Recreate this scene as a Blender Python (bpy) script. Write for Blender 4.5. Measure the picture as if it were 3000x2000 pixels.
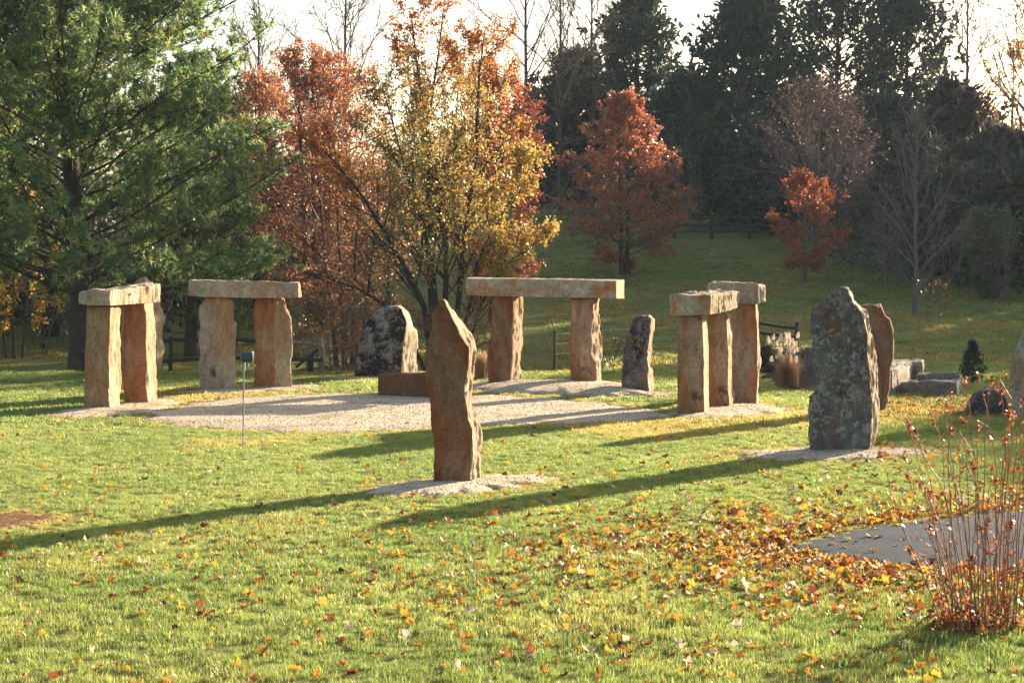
import bpy, math, random
import numpy as np
from mathutils import Vector, noise as mnoise

# ------------------------------------------------------------------ camera, sky, sun, exposure
sc = bpy.context.scene
for _o in list(bpy.data.objects):
    bpy.data.objects.remove(_o)
C = sc.collection
F = 5500.0                      # focal length in pixels of the 3000 px wide photograph
CAMZ = 2.3
PITCH = math.atan(250.0 / F)
cam_d = bpy.data.cameras.new("camera")
cam = bpy.data.objects.new("camera", cam_d)
C.objects.link(cam)
sc.camera = cam
cam_d.sensor_width = 36.0
cam_d.lens = 36.0 * F / 3000.0
cam_d.clip_start = 0.1
cam_d.clip_end = 2000.0
cam.location = (0, 0, CAMZ)
cam.rotation_euler = (math.pi / 2 - PITCH, 0, 0)
cam_d.dof.use_dof = True
cam_d.dof.focus_distance = 23.0
cam_d.dof.aperture_fstop = 10.0

SUN_AZ, SUN_EL = math.radians(38.5), math.radians(13.2)
world = bpy.data.worlds.new("World")
sc.world = world
world.use_nodes = True
_wn = world.node_tree.nodes
sky = _wn.new('ShaderNodeTexSky')
sky.sky_type = 'NISHITA'
sky.sun_disc = False
sky.sun_elevation = SUN_EL
sky.sun_rotation = SUN_AZ
sky.air_density = 1.0
sky.dust_density = 2.2
sky.ozone_density = 1.0
_wn['Background'].inputs[1].default_value = 0.075
world.node_tree.links.new(sky.outputs[0], _wn['Background'].inputs[0])

sun_d = bpy.data.lights.new("sun", 'SUN')
sun_d.energy = 5.0
sun_d.angle = math.radians(0.6)
sun_d.color = (1.0, 0.85, 0.63)
sun = bpy.data.objects.new("sun", sun_d)
C.objects.link(sun)
SUNDIR = Vector((math.sin(SUN_AZ) * math.cos(SUN_EL), math.cos(SUN_AZ) * math.cos(SUN_EL), math.sin(SUN_EL)))
sun.rotation_euler = SUNDIR.to_track_quat('Z', 'Y').to_euler()
sun.location = (40, 50, 40)

vs = sc.view_settings
vs.view_transform = 'Standard'
vs.look = 'None'
vs.gamma = 1.0
vs.use_curve_mapping = False
vs.exposure = 2.1
sc.cycles.use_denoising = True
sc.cycles.max_bounces = 8
sc.cycles.diffuse_bounces = 4
sc.cycles.transmission_bounces = 4
sc.cycles.transparent_max_bounces = 8
sc.cycles.caustics_reflective = False
sc.cycles.caustics_refractive = False

# ------------------------------------------------------------------ projection helpers and terrain
HAZE = 0.00017
CT, ST = math.cos(PITCH), math.sin(PITCH)


def sstep(a, b, x):
    t = np.clip((np.asarray(x, float) - a) / (b - a), 0, 1)
    return t * t * (3 - 2 * t)


def gz(x, y):
    x = np.asarray(x, float)
    y = np.asarray(y, float)
    t = np.clip(y - 42.0, 0, 43.0) / 43.0
    z = 3.4 * t ** 1.7
    z = z + 0.13 * np.clip(y - 85.0, 0, 25.0)
    side = 0.45 + 0.55 * sstep(-12, 0, x)
    z = z * side
    dip = 0.4 * sstep(36.8, 40.5, y) * (1 - sstep(44, 54, y)) * (1 - sstep(-1.0, 3.0, x))
    z = z - dip
    z = z + 0.05 * np.sin(x * 0.37 + 1.3) * np.sin(y * 0.29 + 0.4) * sstep(36, 42, y)
    return z


def gzf(x, y):
    return float(gz(x, y))


def W(px, py, d):
    """photo pixel at world distance d (along +y) -> world point"""
    u = (px - 1500.0) / F
    v = (py - 1000.0) / F
    lam = d / (CT - v * ST)
    return np.array([u * lam, d, CAMZ - lam * (ST + v * CT)])


def WX(px, d, z):
    lam = d * CT + (CAMZ - z) * ST
    return np.array([(px - 1500.0) / F * lam, d, z])


def G(px, py):
    """photo pixel -> point on the flat lawn plane z=0"""
    u = (px - 1500.0) / F
    v = (py - 1000.0) / F
    lam = CAMZ / (ST + v * CT)
    return np.array([u * lam, lam * (CT - v * ST)])


def GT(px, d):
    """column px at distance d -> standing point on the terrain"""
    x = (px - 1500.0) / F * d
    z = gzf(x, d)
    x = float(WX(px, d, z)[0])
    return np.array([x, d, z])


def lin(r, g, b):
    f = lambda c: (c / 255.0 / 12.92) if c / 255.0 <= 0.04045 else ((c / 255.0 + 0.055) / 1.055) ** 2.4
    return (f(r), f(g), f(b), 1.0)


# ------------------------------------------------------------------ object helpers
def tag(o, label=None, cat=None, group=None, kind=None):
    if label:
        o["label"] = label
    if cat:
        o["category"] = cat
    if group:
        o["group"] = group
    if kind:
        o["kind"] = kind
    return o


def mesh_np(name, verts, faces, mat=None, smooth=False, col=None):
    """verts (N,3); faces: list of int arrays (M,k)"""
    me = bpy.data.meshes.new(name)
    verts = np.asarray(verts, np.float32)
    if not isinstance(faces, (list, tuple)):
        faces = [faces]
    faces = [np.asarray(f, np.int32) for f in faces if len(f)]
    loops = np.concatenate([f.ravel() for f in faces])
    tot = np.concatenate([np.full(len(f), f.shape[1], np.int32) for f in faces])
    start = np.concatenate([[0], np.cumsum(tot)[:-1]]).astype(np.int32)
    me.vertices.add(len(verts))
    me.vertices.foreach_set("co", verts.ravel())
    me.loops.add(len(loops))
    me.loops.foreach_set("vertex_index", loops)
    me.polygons.add(len(tot))
    me.polygons.foreach_set("loop_start", start)
    me.polygons.foreach_set("loop_total", tot)
    if smooth:
        me.polygons.foreach_set("use_smooth", np.ones(len(tot), bool))
    if col is not None:
        a = me.color_attributes.new("Col", 'FLOAT_COLOR', 'POINT')
        c = np.ones((len(verts), 4), np.float32)
        c[:, :3] = np.asarray(col)[:, :3]
        a.data.foreach_set("color", c.ravel())
    me.update(calc_edges=True)
    if mat is not None:
        me.materials.append(mat)
    return me


def add(name, me, parent=None, loc=None):
    o = bpy.data.objects.new(name, me)
    C.objects.link(o)
    if parent is not None:
        o.parent = parent
    if loc is not None:
        o.location = loc
    return o


def empty(name, loc, rz=0.0):
    o = bpy.data.objects.new(name, None)
    C.objects.link(o)
    o.location = loc
    o.rotation_euler = (0, 0, rz)
    o.empty_display_size = 0.2
    return o


def copy_tree(o, parent=None):
    c = o.copy()
    C.objects.link(c)
    c.parent = parent
    for ch in list(o.children):
        copy_tree(ch, c)
    return c


def tubes(pts, rad, k=4):
    """pts (M,n,3), rad (M,n) -> verts, quads"""
    pts = np.asarray(pts, float)
    rad = np.asarray(rad, float)
    M, n, _ = pts.shape
    d = np.gradient(pts, axis=1)
    d /= np.linalg.norm(d, axis=2, keepdims=True) + 1e-9
    mean = d.mean(axis=1, keepdims=True)
    ref = np.where(np.abs(mean[..., 2:3]) > 0.8, np.array([1.0, 0, 0]), np.array([0, 0, 1.0]))
    a = np.cross(d, np.broadcast_to(ref, d.shape))
    a /= np.linalg.norm(a, axis=2, keepdims=True) + 1e-9
    b = np.cross(d, a)
    ang = np.arange(k) / k * 2 * np.pi
    V = pts[:, :, None, :] + rad[:, :, None, None] * (np.cos(ang)[None, None, :, None] * a[:, :, None, :] + np.sin(ang)[None, None, :, None] * b[:, :, None, :])
    idx = np.arange(M * n * k).reshape(M, n, k)
    q = np.stack([idx[:, :-1, :], np.roll(idx[:, :-1, :], -1, axis=2), np.roll(idx[:, 1:, :], -1, axis=2), idx[:, 1:, :]], axis=-1)
    return V.reshape(-1, 3), q.reshape(-1, 4)


class MB:
    """collects verts/faces of one mesh"""

    def __init__(self):
        self.v, self.f, self.n, self.c = [], {3: [], 4: []}, 0, []

    def add(self, v, f, col=None):
        v = np.asarray(v, float)
        f = np.asarray(f, int)
        if not len(f):
            return
        self.v.append(v)
        self.f[f.shape[1]].append(f + self.n)
        self.n += len(v)
        if col is not None:
            self.c.append(np.broadcast_to(np.asarray(col, float)[..., :3], (len(v), 3)))

    def mesh(self, name, mat=None, smooth=False):
        faces = [np.concatenate(x) for x in self.f.values() if x]
        return mesh_np(name, np.concatenate(self.v), faces, mat, smooth, np.concatenate(self.c) if self.c else None)


# ------------------------------------------------------------------ materials
MATS = {}


def newmat(name):
    m = bpy.data.materials.new(name)
    m.use_nodes = True
    nt = m.node_tree
    b = nt.nodes["Principled BSDF"]
    MATS[name] = m
    return m, nt, b


def nd(nt, t, **kw):
    n = nt.nodes.new(t)
    for k, v in kw.items():
        setattr(n, k, v)
    return n


def mixc(nt, fac, a, b, blend='MIX'):
    n = nt.nodes.new('ShaderNodeMix')
    n.data_type = 'RGBA'
    n.blend_type = blend
    for s, v in ((n.inputs[0], fac), (n.inputs[6], a), (n.inputs[7], b)):
        if hasattr(v, 'is_output'):
            nt.links.new(v, s)
        else:
            s.default_value = v
    return n.outputs[2]


def noise_tex(nt, vec, scale, detail=4.0, rough=0.55, dist=0.0):
    n = nt.nodes.new('ShaderNodeTexNoise')
    n.inputs['Scale'].default_value = scale
    n.inputs['Detail'].default_value = detail
    n.inputs['Roughness'].default_value = rough
    n.inputs['Distortion'].default_value = dist
    if vec is not None:
        nt.links.new(vec, n.inputs['Vector'])
    return n.outputs['Fac']


def ramp(nt, fac, a, b):
    n = nt.nodes.new('ShaderNodeMapRange')
    n.inputs[1].default_value = a
    n.inputs[2].default_value = b
    nt.links.new(fac, n.inputs[0])
    return n.outputs[0]


def mapping(nt, vec, scale=(1, 1, 1), loc=(0, 0, 0)):
    n = nt.nodes.new('ShaderNodeMapping')
    n.inputs['Scale'].default_value = scale
    n.inputs['Location'].default_value = loc
    nt.links.new(vec, n.inputs['Vector'])
    return n.outputs[0]


def bump(nt, bsdf, h, strength, dist=0.02):
    n = nt.nodes.new('ShaderNodeBump')
    n.inputs['Strength'].default_value = strength
    n.inputs['Distance'].default_value = dist
    nt.links.new(h, n.inputs['Height'])
    nt.links.new(n.outputs[0], bsdf.inputs['Normal'])


def stone_mat(name, base, second, rust, dark, rust_amt=0.45, dark_amt=0.25, lichen=0.0, lichen_col=(0.38, 0.38, 0.33, 1), seed=0.0, streak=0.35):
    m, nt, b = newmat(name)
    tc = nd(nt, 'ShaderNodeTexCoord')
    v0 = mapping(nt, tc.outputs['Object'], loc=(seed, seed * 1.7, seed * 0.6))
    vs_ = mapping(nt, tc.outputs['Object'], scale=(1, 1, streak), loc=(seed * 2.1, seed, seed))
    c = mixc(nt, ramp(nt, noise_tex(nt, v0, 2.6, 5), 0.38, 0.62), base, second)
    c = mixc(nt, ramp(nt, noise_tex(nt, vs_, 2.1, 4, 0.5, 0.6), 0.62 - rust_amt * 0.35, 0.74 - rust_amt * 0.25), c, rust)
    c = mixc(nt, ramp(nt, noise_tex(nt, v0, 3.4, 7, 0.65, 0.4), 0.70 - dark_amt * 0.3, 0.80 - dark_amt * 0.28), c, dark)
    g = noise_tex(nt, v0, 38.0, 4, 0.7)
    gm = mixc(nt, ramp(nt, g, 0.25, 0.75), (0.58, 0.57, 0.56, 1), (1.42, 1.40, 1.36, 1))
    c = mixc(nt, 1.0, c, gm, 'MULTIPLY')
    g2 = noise_tex(nt, vs_, 11.0, 6, 0.7, 0.5)
    c = mixc(nt, 1.0, c, mixc(nt, ramp(nt, g2, 0.3, 0.7), (0.62, 0.60, 0.58, 1), (1.3, 1.3, 1.3, 1)), 'MULTIPLY')
    ck = noise_tex(nt, mapping(nt, v0, (1, 1, 0.5), (4, 9, 2)), 3.2, 6, 0.6, 1.2)
    cr = nd(nt, 'ShaderNodeMath', operation='ABSOLUTE')
    sb_ = nd(nt, 'ShaderNodeMath', operation='SUBTRACT')
    sb_.inputs[1].default_value = 0.5
    nt.links.new(ck, sb_.inputs[0])
    nt.links.new(sb_.outputs[0], cr.inputs[0])
    c = mixc(nt, ramp(nt, cr.outputs[0], 0.007, 0.0), c, mixc(nt, 0.72, c, dark))
    if lichen > 0:
        big = ramp(nt, noise_tex(nt, v0, 5.5, 9, 0.72, 0.3), 0.63 - lichen * 0.10, 0.655 - lichen * 0.10)
        small = ramp(nt, noise_tex(nt, mapping(nt, v0, (1, 1, 1), (7, 3, 1)), 15.0, 7, 0.7, 0.2), 0.60 - lichen * 0.06, 0.63 - lichen * 0.06)
        lc2 = mixc(nt, ramp(nt, noise_tex(nt, v0, 21.0, 6, 0.7), 0.35, 0.65), tuple(x_ * 0.45 for x_ in lichen_col[:3]) + (1,), lichen_col)
        c = mixc(nt, big, c, lc2)
        c = mixc(nt, small, c, tuple(x_ * 0.8 for x_ in lichen_col[:3]) + (1,))
        c = mixc(nt, ramp(nt, noise_tex(nt, vs_, 3.1, 5, 0.6), 0.58, 0.72), c, (0.13, 0.165, 0.16, 1))
    nt.links.new(c, b.inputs['Base Color'])
    b.inputs['Roughness'].default_value = 0.92
    b.inputs['Specular IOR Level'].default_value = 0.2
    bump(nt, b, noise_tex(nt, v0, 30.0, 7, 0.75), 1.0, 0.03)
    return m


TAN, GREY, RUST, DARK = (0.36, 0.25, 0.16, 1), (0.34, 0.29, 0.23, 1), (0.33, 0.135, 0.045, 1), (0.075, 0.055, 0.045, 1)
stone_mat("pale_side", (0.50, 0.40, 0.285, 1), (0.42, 0.32, 0.215, 1), (0.40, 0.24, 0.12, 1), (0.20, 0.14, 0.09, 1), 0.34, 0.2, seed=3.0, streak=0.3)  # paler stone for the side faces picked by polygon edge
stone_mat("tan_sandstone", (0.390, 0.227, 0.111, 1), (0.351, 0.234, 0.137, 1), (0.364, 0.156, 0.058, 1), DARK, 0.5, 0.05, seed=1.0)
stone_mat("rust_sandstone", (0.403, 0.260, 0.163, 1), (0.416, 0.325, 0.234, 1), (0.38, 0.175, 0.075, 1), DARK, 0.80, 0.05, seed=5.0)
stone_mat("grey_sandstone", (0.429, 0.351, 0.273, 1), (0.364, 0.280, 0.208, 1), (0.416, 0.195, 0.078, 1), (0.085, 0.078, 0.075, 1), 0.40, 0.52, seed=9.0)
stone_mat("lintel_sandstone", (0.468, 0.384, 0.286, 1), (0.377, 0.299, 0.221, 1), (0.403, 0.202, 0.085, 1), DARK, 0.36, 0.06, seed=12.0, streak=1.0)
stone_mat("patchy_sandstone", (0.390, 0.247, 0.150, 1), (0.481, 0.377, 0.273, 1), (0.338, 0.156, 0.065, 1), (0.085, 0.055, 0.04, 1), 0.55, 0.38, seed=17.0)
stone_mat("brown_sandstone", (0.240, 0.137, 0.075, 1), (0.286, 0.176, 0.098, 1), (0.247, 0.088, 0.034, 1), (0.07, 0.05, 0.04, 1), 0.42, 0.18, seed=23.0)
stone_mat("altar_stone", (0.156, 0.081, 0.044, 1), (0.189, 0.101, 0.055, 1), (0.169, 0.065, 0.029, 1), (0.07, 0.045, 0.035, 1), 0.5, 0.1, seed=25.0)
stone_mat("lichen_stone", (0.16, 0.148, 0.138, 1), (0.105, 0.096, 0.092, 1), (0.16, 0.105, 0.07, 1), (0.036, 0.033, 0.034, 1), 0.34, 0.42, 0.75, (0.36, 0.345, 0.30, 1), seed=31.0)
stone_mat("dark_stone", (0.208, 0.169, 0.163, 1), (0.130, 0.111, 0.104, 1), (0.208, 0.143, 0.104, 1), (0.03, 0.026, 0.026, 1), 0.3, 0.62, 0.25, (0.34, 0.33, 0.32, 1), seed=37.0)
stone_mat("boulder_stone", (0.312, 0.286, 0.280, 1), (0.221, 0.195, 0.192, 1), (0.312, 0.221, 0.169, 1), (0.022, 0.02, 0.02, 1), 0.3, 1.02, 0.3, (0.36, 0.34, 0.32, 1), seed=41.0, streak=1)
stone_mat("ledge_stone", (0.46, 0.38, 0.29, 1), (0.36, 0.33, 0.30, 1), (0.390, 0.247, 0.130, 1), (0.06, 0.06, 0.065, 1), 0.35, 0.35, 0.3, seed=47.0, streak=1)

stone_mat("slab_stone", (0.22, 0.205, 0.19, 1), (0.15, 0.145, 0.14, 1), (0.26, 0.19, 0.12, 1), (0.05, 0.05, 0.054, 1), 0.3, 0.4, 0.3, seed=53.0, streak=1)


def simple(name, col, rough=0.8, var=0.25, scale=8.0, bstr=0.0, bscale=40.0, spec=0.3, metal=0.0):
    m, nt, b = newmat(name)
    tc = nd(nt, 'ShaderNodeTexCoord')
    f = noise_tex(nt, tc.outputs['Object'], scale, 5, 0.6)
    lo = tuple(c * (1 - var) for c in col[:3]) + (1,)
    hi = tuple(min(1, c * (1 + var)) for c in col[:3]) + (1,)
    nt.links.new(mixc(nt, ramp(nt, f, 0.3, 0.7), lo, hi), b.inputs['Base Color'])
    b.inputs['Roughness'].default_value = rough
    b.inputs['Specular IOR Level'].default_value = spec
    b.inputs['Metallic'].default_value = metal
    if bstr:
        bump(nt, b, noise_tex(nt, tc.outputs['Object'], bscale, 5, 0.65), bstr, 0.02)
    return m


simple("bark_dark", (0.055, 0.042, 0.034, 1), 0.95, 0.4, 5, 0.6, 25)
simple("bark_grey", (0.15, 0.135, 0.125, 1), 0.95, 0.3, 5, 0.4, 25)
simple("bark_brown", (0.085, 0.06, 0.045, 1), 0.95, 0.35, 5, 0.4, 25)
simple("twig_brown", (0.17, 0.115, 0.085, 1), 0.9, 0.3, 3)
simple("twig_purple", (0.15, 0.115, 0.11, 1), 0.9, 0.3, 3)
simple("old_wood", (0.20, 0.165, 0.125, 1), 0.95, 0.3, 9, 0.5, 30)
simple("dark_wood", (0.045, 0.04, 0.036, 1), 0.95, 0.3, 9, 0.5, 30)
simple("wire", (0.25, 0.25, 0.25, 1), 0.5, 0.1, 3, metal=0.7)
simple("stake_metal", (0.30, 0.31, 0.31, 1), 0.6, 0.15, 9, metal=0.3)
simple("lamp_paint", (0.035, 0.05, 0.075, 1), 0.45, 0.2, 9, spec=0.5)
simple("lamp_rim", (0.62, 0.60, 0.55, 1), 0.4, 0.1, 9, spec=0.5)
simple("red_stem", (0.27, 0.115, 0.06, 1), 0.6, 0.35, 12, spec=0.4)
simple("white_scrap", (0.75, 0.76, 0.8, 1), 0.6, 0.05, 9)


def leaf_mat(name, trans=0.5, rough=0.55, spec=0.25, gain=1.0):
    """leaf colour comes from the Col attribute of the leaf itself"""
    m, nt, b = newmat(name)
    at = nd(nt, 'ShaderNodeAttribute', attribute_name="Col")
    b.inputs['Roughness'].default_value = rough
    b.inputs['Specular IOR Level'].default_value = spec
    nt.links.new(at.outputs['Color'], b.inputs['Base Color'])
    tr = nd(nt, 'ShaderNodeBsdfTranslucent')
    nt.links.new(at.outputs['Color'], tr.inputs['Color'])
    mx = nd(nt, 'ShaderNodeMixShader')
    mx.inputs[0].default_value = trans
    nt.links.new(b.outputs[0], mx.inputs[1])
    nt.links.new(tr.outputs[0], mx.inputs[2])
    nt.links.new(mx.outputs[0], nt.nodes['Material Output'].inputs['Surface'])
    return m


leaf_mat("leaf", 0.5, 0.42, 0.45)
leaf_mat("needle", 0.5, 0.5, 0.3)
leaf_mat("evergreen", 0.2, 0.7, 0.15)


def tint_leaf_mat(name, trans, attr, instancer, rough=0.6, spec=0.25, var=0.35):
    m, nt, b = newmat(name)
    if instancer:
        at = nd(nt, 'ShaderNodeAttribute', attribute_name=attr, attribute_type='INSTANCER')
        col = at.outputs['Color']
    else:
        col = attr
    tc = nd(nt, 'ShaderNodeTexCoord')
    f = noise_tex(nt, tc.outputs['Object'], 30.0, 4, 0.6)
    g = mixc(nt, ramp(nt, f, 0.3, 0.7), (1 - var, 1 - var * 1.1, 1 - var, 1), (1 + var * 0.5, 1 + var * 0.5, 1 + var * 0.5, 1))
    c = mixc(nt, 1.0, col, g, 'MULTIPLY')
    b.inputs['Roughness'].default_value = rough
    b.inputs['Specular IOR Level'].default_value = spec
    nt.links.new(c, b.inputs['Base Color'])
    tr = nd(nt, 'ShaderNodeBsdfTranslucent')
    nt.links.new(c, tr.inputs['Color'])
    mx = nd(nt, 'ShaderNodeMixShader')
    mx.inputs[0].default_value = trans
    nt.links.new(b.outputs[0], mx.inputs[1])
    nt.links.new(tr.outputs[0], mx.inputs[2])
    nt.links.new(mx.outputs[0], nt.nodes['Material Output'].inputs['Surface'])
    return m


tint_leaf_mat("scattered_leaf", 0.35, "tint", True)
LEAFCOL = {"yellow": (0.66, 0.38, 0.04, 1), "golden orange": (0.54, 0.22, 0.035, 1), "rust orange": (0.36, 0.11, 0.03, 1),
           "dark brown": (0.15, 0.05, 0.025, 1), "pale tan": (0.68, 0.54, 0.38, 1)}
for _k, _v in LEAFCOL.items():
    tint_leaf_mat("leaf_" + _k.replace(" ", "_"), 0.35, _v, False)


def grass_mat(name, trans=0.5):
    m, nt, b = newmat(name)
    geo = nd(nt, 'ShaderNodeNewGeometry')
    at = nd(nt, 'ShaderNodeAttribute', attribute_name="Col")
    ti = nd(nt, 'ShaderNodeAttribute', attribute_name="tint", attribute_type='INSTANCER')
    n1 = noise_tex(nt, geo.outputs['Position'], 0.55, 4, 0.6)
    c = mixc(nt, ramp(nt, n1, 0.35, 0.65), (0.215, 0.29, 0.066, 1), (0.335, 0.37, 0.10, 1))
    c = mixc(nt, 1.0, c, at.outputs['Color'], 'MULTIPLY')
    c = mixc(nt, 1.0, c, ti.outputs['Color'], 'MULTIPLY')
    nt.links.new(c, b.inputs['Base Color'])
    b.inputs['Roughness'].default_value = 0.42
    b.inputs['Specular IOR Level'].default_value = 0.35
    tr = nd(nt, 'ShaderNodeBsdfTranslucent')
    nt.links.new(c, tr.inputs['Color'])
    mx = nd(nt, 'ShaderNodeMixShader')
    mx.inputs[0].default_value = trans
    nt.links.new(b.outputs[0], mx.inputs[1])
    nt.links.new(tr.outputs[0], mx.inputs[2])
    nt.links.new(mx.outputs[0], nt.nodes['Material Output'].inputs['Surface'])
    return m


grass_mat("grass_blade")

# ground: turf soil seen between the blades, greener field behind
m, nt, b = newmat("turf_ground")
geo = nd(nt, 'ShaderNodeNewGeometry')
P = geo.outputs['Position']
c = mixc(nt, ramp(nt, noise_tex(nt, P, 0.5, 5, 0.6), 0.35, 0.65), (0.17, 0.20, 0.055, 1), (0.25, 0.255, 0.075, 1))
c = mixc(nt, ramp(nt, noise_tex(nt, P, 0.28, 4, 0.55), 0.56, 0.70), c, (0.22, 0.15, 0.065, 1))
c = mixc(nt, ramp(nt, noise_tex(nt, P, 14.0, 4, 0.7), 0.4, 0.85), c, (0.09, 0.105, 0.03, 1))
nt.links.new(c, b.inputs['Base Color'])
b.inputs['Roughness'].default_value = 0.95
b.inputs['Specular IOR Level'].default_value = 0.1
b.inputs['Specular IOR Level'].default_value = 0.03
bump(nt, b, noise_tex(nt, P, 22.0, 6, 0.7), 1.0, 0.05)

m, nt, b = newmat("gravel")
geo = nd(nt, 'ShaderNodeNewGeometry')
P = geo.outputs['Position']
vo = nd(nt, 'ShaderNodeTexVoronoi')
vo.inputs['Scale'].default_value = 45.0
nt.links.new(P, vo.inputs['Vector'])
sep = nd(nt, 'ShaderNodeSeparateColor')
nt.links.new(vo.outputs['Color'], sep.inputs[0])
c = mixc(nt, sep.outputs[0], (0.42, 0.315, 0.21, 1), (0.70, 0.56, 0.40, 1))
c = mixc(nt, ramp(nt, noise_tex(nt, P, 1.3, 6, 0.65), 0.50, 0.72), c, (0.30, 0.20, 0.12, 1))
c = mixc(nt, ramp(nt, noise_tex(nt, P, 5.0, 8, 0.75), 0.62, 0.74), c, (0.20, 0.15, 0.085, 1))
nt.links.new(c, b.inputs['Base Color'])
b.inputs['Roughness'].default_value = 0.95
b.inputs['Specular IOR Level'].default_value = 0.15
hh = mixc(nt, 0.5, vo.outputs['Distance'], noise_tex(nt, P, 9.0, 5, 0.65))
bump(nt, b, hh, 1.0, 0.03)

m, nt, b = newmat("asphalt")
geo = nd(nt, 'ShaderNodeNewGeometry')
P = geo.outputs['Position']
c = mixc(nt, ramp(nt, noise_tex(nt, P, 1.1, 5, 0.6), 0.35, 0.7), (0.05, 0.057, 0.067, 1), (0.075, 0.084, 0.097, 1))
c = mixc(nt, ramp(nt, noise_tex(nt, P, 180.0, 3, 0.7), 0.35, 0.7), c, (0.115, 0.123, 0.138, 1))
nt.links.new(c, b.inputs['Base Color'])
b.inputs['Roughness'].default_value = 0.95
b.inputs['Specular IOR Level'].default_value = 0.03
bump(nt, b, noise_tex(nt, P, 90.0, 6, 0.8), 1.0, 0.02)

m, nt, b = newmat("mulch")
geo = nd(nt, 'ShaderNodeNewGeometry')
P = geo.outputs['Position']
c = mixc(nt, ramp(nt, noise_tex(nt, P, 24.0, 5, 0.7), 0.3, 0.7), (0.035, 0.024, 0.019, 1), (0.10, 0.07, 0.056, 1))
nt.links.new(c, b.inputs['Base Color'])
b.inputs['Roughness'].default_value = 0.95
b.inputs['Specular IOR Level'].default_value = 0.03
bump(nt, b, noise_tex(nt, P, 26.0, 6, 0.7), 1.0, 0.06)

m, nt, b = newmat("bare_soil")
geo = nd(nt, 'ShaderNodeNewGeometry')
P = geo.outputs['Position']
c = mixc(nt, ramp(nt, noise_tex(nt, P, 12.0, 5, 0.7), 0.3, 0.7), (0.12, 0.06, 0.032, 1), (0.26, 0.145, 0.08, 1))
nt.links.new(c, b.inputs['Base Color'])
b.inputs['Roughness'].default_value = 0.95
b.inputs['Specular IOR Level'].default_value = 0.03
bump(nt, b, noise_tex(nt, P, 22.0, 6, 0.7), 1.0, 0.05)

# ------------------------------------------------------------------ ground, pads, driveway
rng = np.random.default_rng(11)


def axis(segs):
    out = []
    for a, b_, st in segs:
        out.append(np.arange(a, b_, st))
    return np.concatenate(out + [[segs[-1][1]]])


gx = axis([(-420, -60, 40), (-60, -22, 4), (-22, 22, 0.5), (22, 60, 4), (60, 420, 40)])
gy = axis([(-60, 0, 10), (0, 60, 0.5), (60, 120, 2.0), (120, 620, 50)])
XX, YY = np.meshgrid(gx, gy, indexing='ij')
idx = np.arange(XX.size).reshape(XX.shape)
quads = np.stack([idx[:-1, :-1], idx[1:, :-1], idx[1:, 1:], idx[:-1, 1:]], -1).reshape(-1, 4)
ground = add("ground", mesh_np("ground", np.stack([XX, YY, gz(XX, YY)], -1).reshape(-1, 3), quads, MATS["turf_ground"], True))
tag(ground, "grassy ground of the lawn rising to a hill behind", kind="structure")


def smooth_poly(pts, n=8):
    pts = np.asarray(pts, float)
    N = len(pts)
    out = []
    for i in range(N):
        p0, p1, p2, p3 = pts[i - 1], pts[i], pts[(i + 1) % N], pts[(i + 2) % N]
        for k in range(n):
            t = k / n
            out.append(0.5 * ((2 * p1) + (-p0 + p2) * t + (2 * p0 - 5 * p1 + 4 * p2 - p3) * t * t + (-p0 + 3 * p1 - 3 * p2 + p3) * t ** 3))
    return np.array(out)


def in_poly(poly, x, y):
    x = np.asarray(x)
    y = np.asarray(y)
    r = np.zeros(x.shape, bool)
    j = len(poly) - 1
    for i in range(len(poly)):
        xi, yi = poly[i]
        xj, yj = poly[j]
        c_ = ((yi > y) != (yj > y)) & (x < (xj - xi) * (y - yi) / (yj - yi + 1e-12) + xi)
        r ^= c_
        j = i
    return r


def poly_dist(poly, x, y):
    d = np.full(np.shape(x), 1e9)
    P = np.stack([x, y], -1)
    for i in range(len(poly)):
        a, b_ = poly[i - 1], poly[i]
        ab = b_ - a
        t = np.clip(((P - a) @ ab) / (ab @ ab + 1e-12), 0, 1)
        q = a + t[..., None] * ab
        d = np.minimum(d, np.linalg.norm(P - q, axis=-1))
    return d


def sheet(name, pxpts, mat, mound=0.0, lift=0.006, jag=0.09, rings=14, seed=0):
    poly = smooth_poly([G(*p) for p in pxpts])
    r_ = np.random.default_rng(seed)
    cen = poly.mean(0)
    th = np.arange(len(poly))
    wob = sum(np.sin(th * f_ + r_.random() * 6.28) / f_ ** 0.5 for f_ in (0.9, 1.7, 2.9)) * jag
    dirs = poly - cen
    poly = poly + dirs / (np.linalg.norm(dirs, axis=1, keepdims=True) + 1e-9) * wob[:, None]
    s_ = np.linspace(1, 0.03, rings)
    V = cen + s_[:, None, None] * (poly - cen)[None]
    nz = np.array([[mnoise.noise(Vector((p[0] * 1.6, p[1] * 1.6, seed))) for p in row] for row in V])
    nz2 = np.array([[mnoise.noise(Vector((p[0] * 7, p[1] * 7, seed + 3))) for p in row] for row in V])
    e_ = (1 - s_ ** 3)[:, None]
    z = gz(V[..., 0], V[..., 1]) + lift + e_ * (mound + 0.02 * (nz + 0.4) + 0.008 * nz2)
    z[0] = gz(V[0, :, 0], V[0, :, 1]) - 0.03
    verts = np.concatenate([V, z[..., None]], -1).reshape(-1, 3)
    n = len(poly)
    ii = np.arange(rings * n).reshape(rings, n)
    q = np.stack([ii[:-1], np.roll(ii[:-1], -1, 1), np.roll(ii[1:], -1, 1), ii[1:]], -1).reshape(-1, 4)
    vc = len(verts)
    verts = np.vstack([verts, [[cen[0], cen[1], z[-1].mean()]]])
    tri = np.stack([ii[-1], np.roll(ii[-1], -1), np.full(n, vc)], -1)
    o = add(name, mesh_np(name, verts, [q, tri], MATS[mat], True))
    tag(o, kind="structure")
    return poly, o


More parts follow.
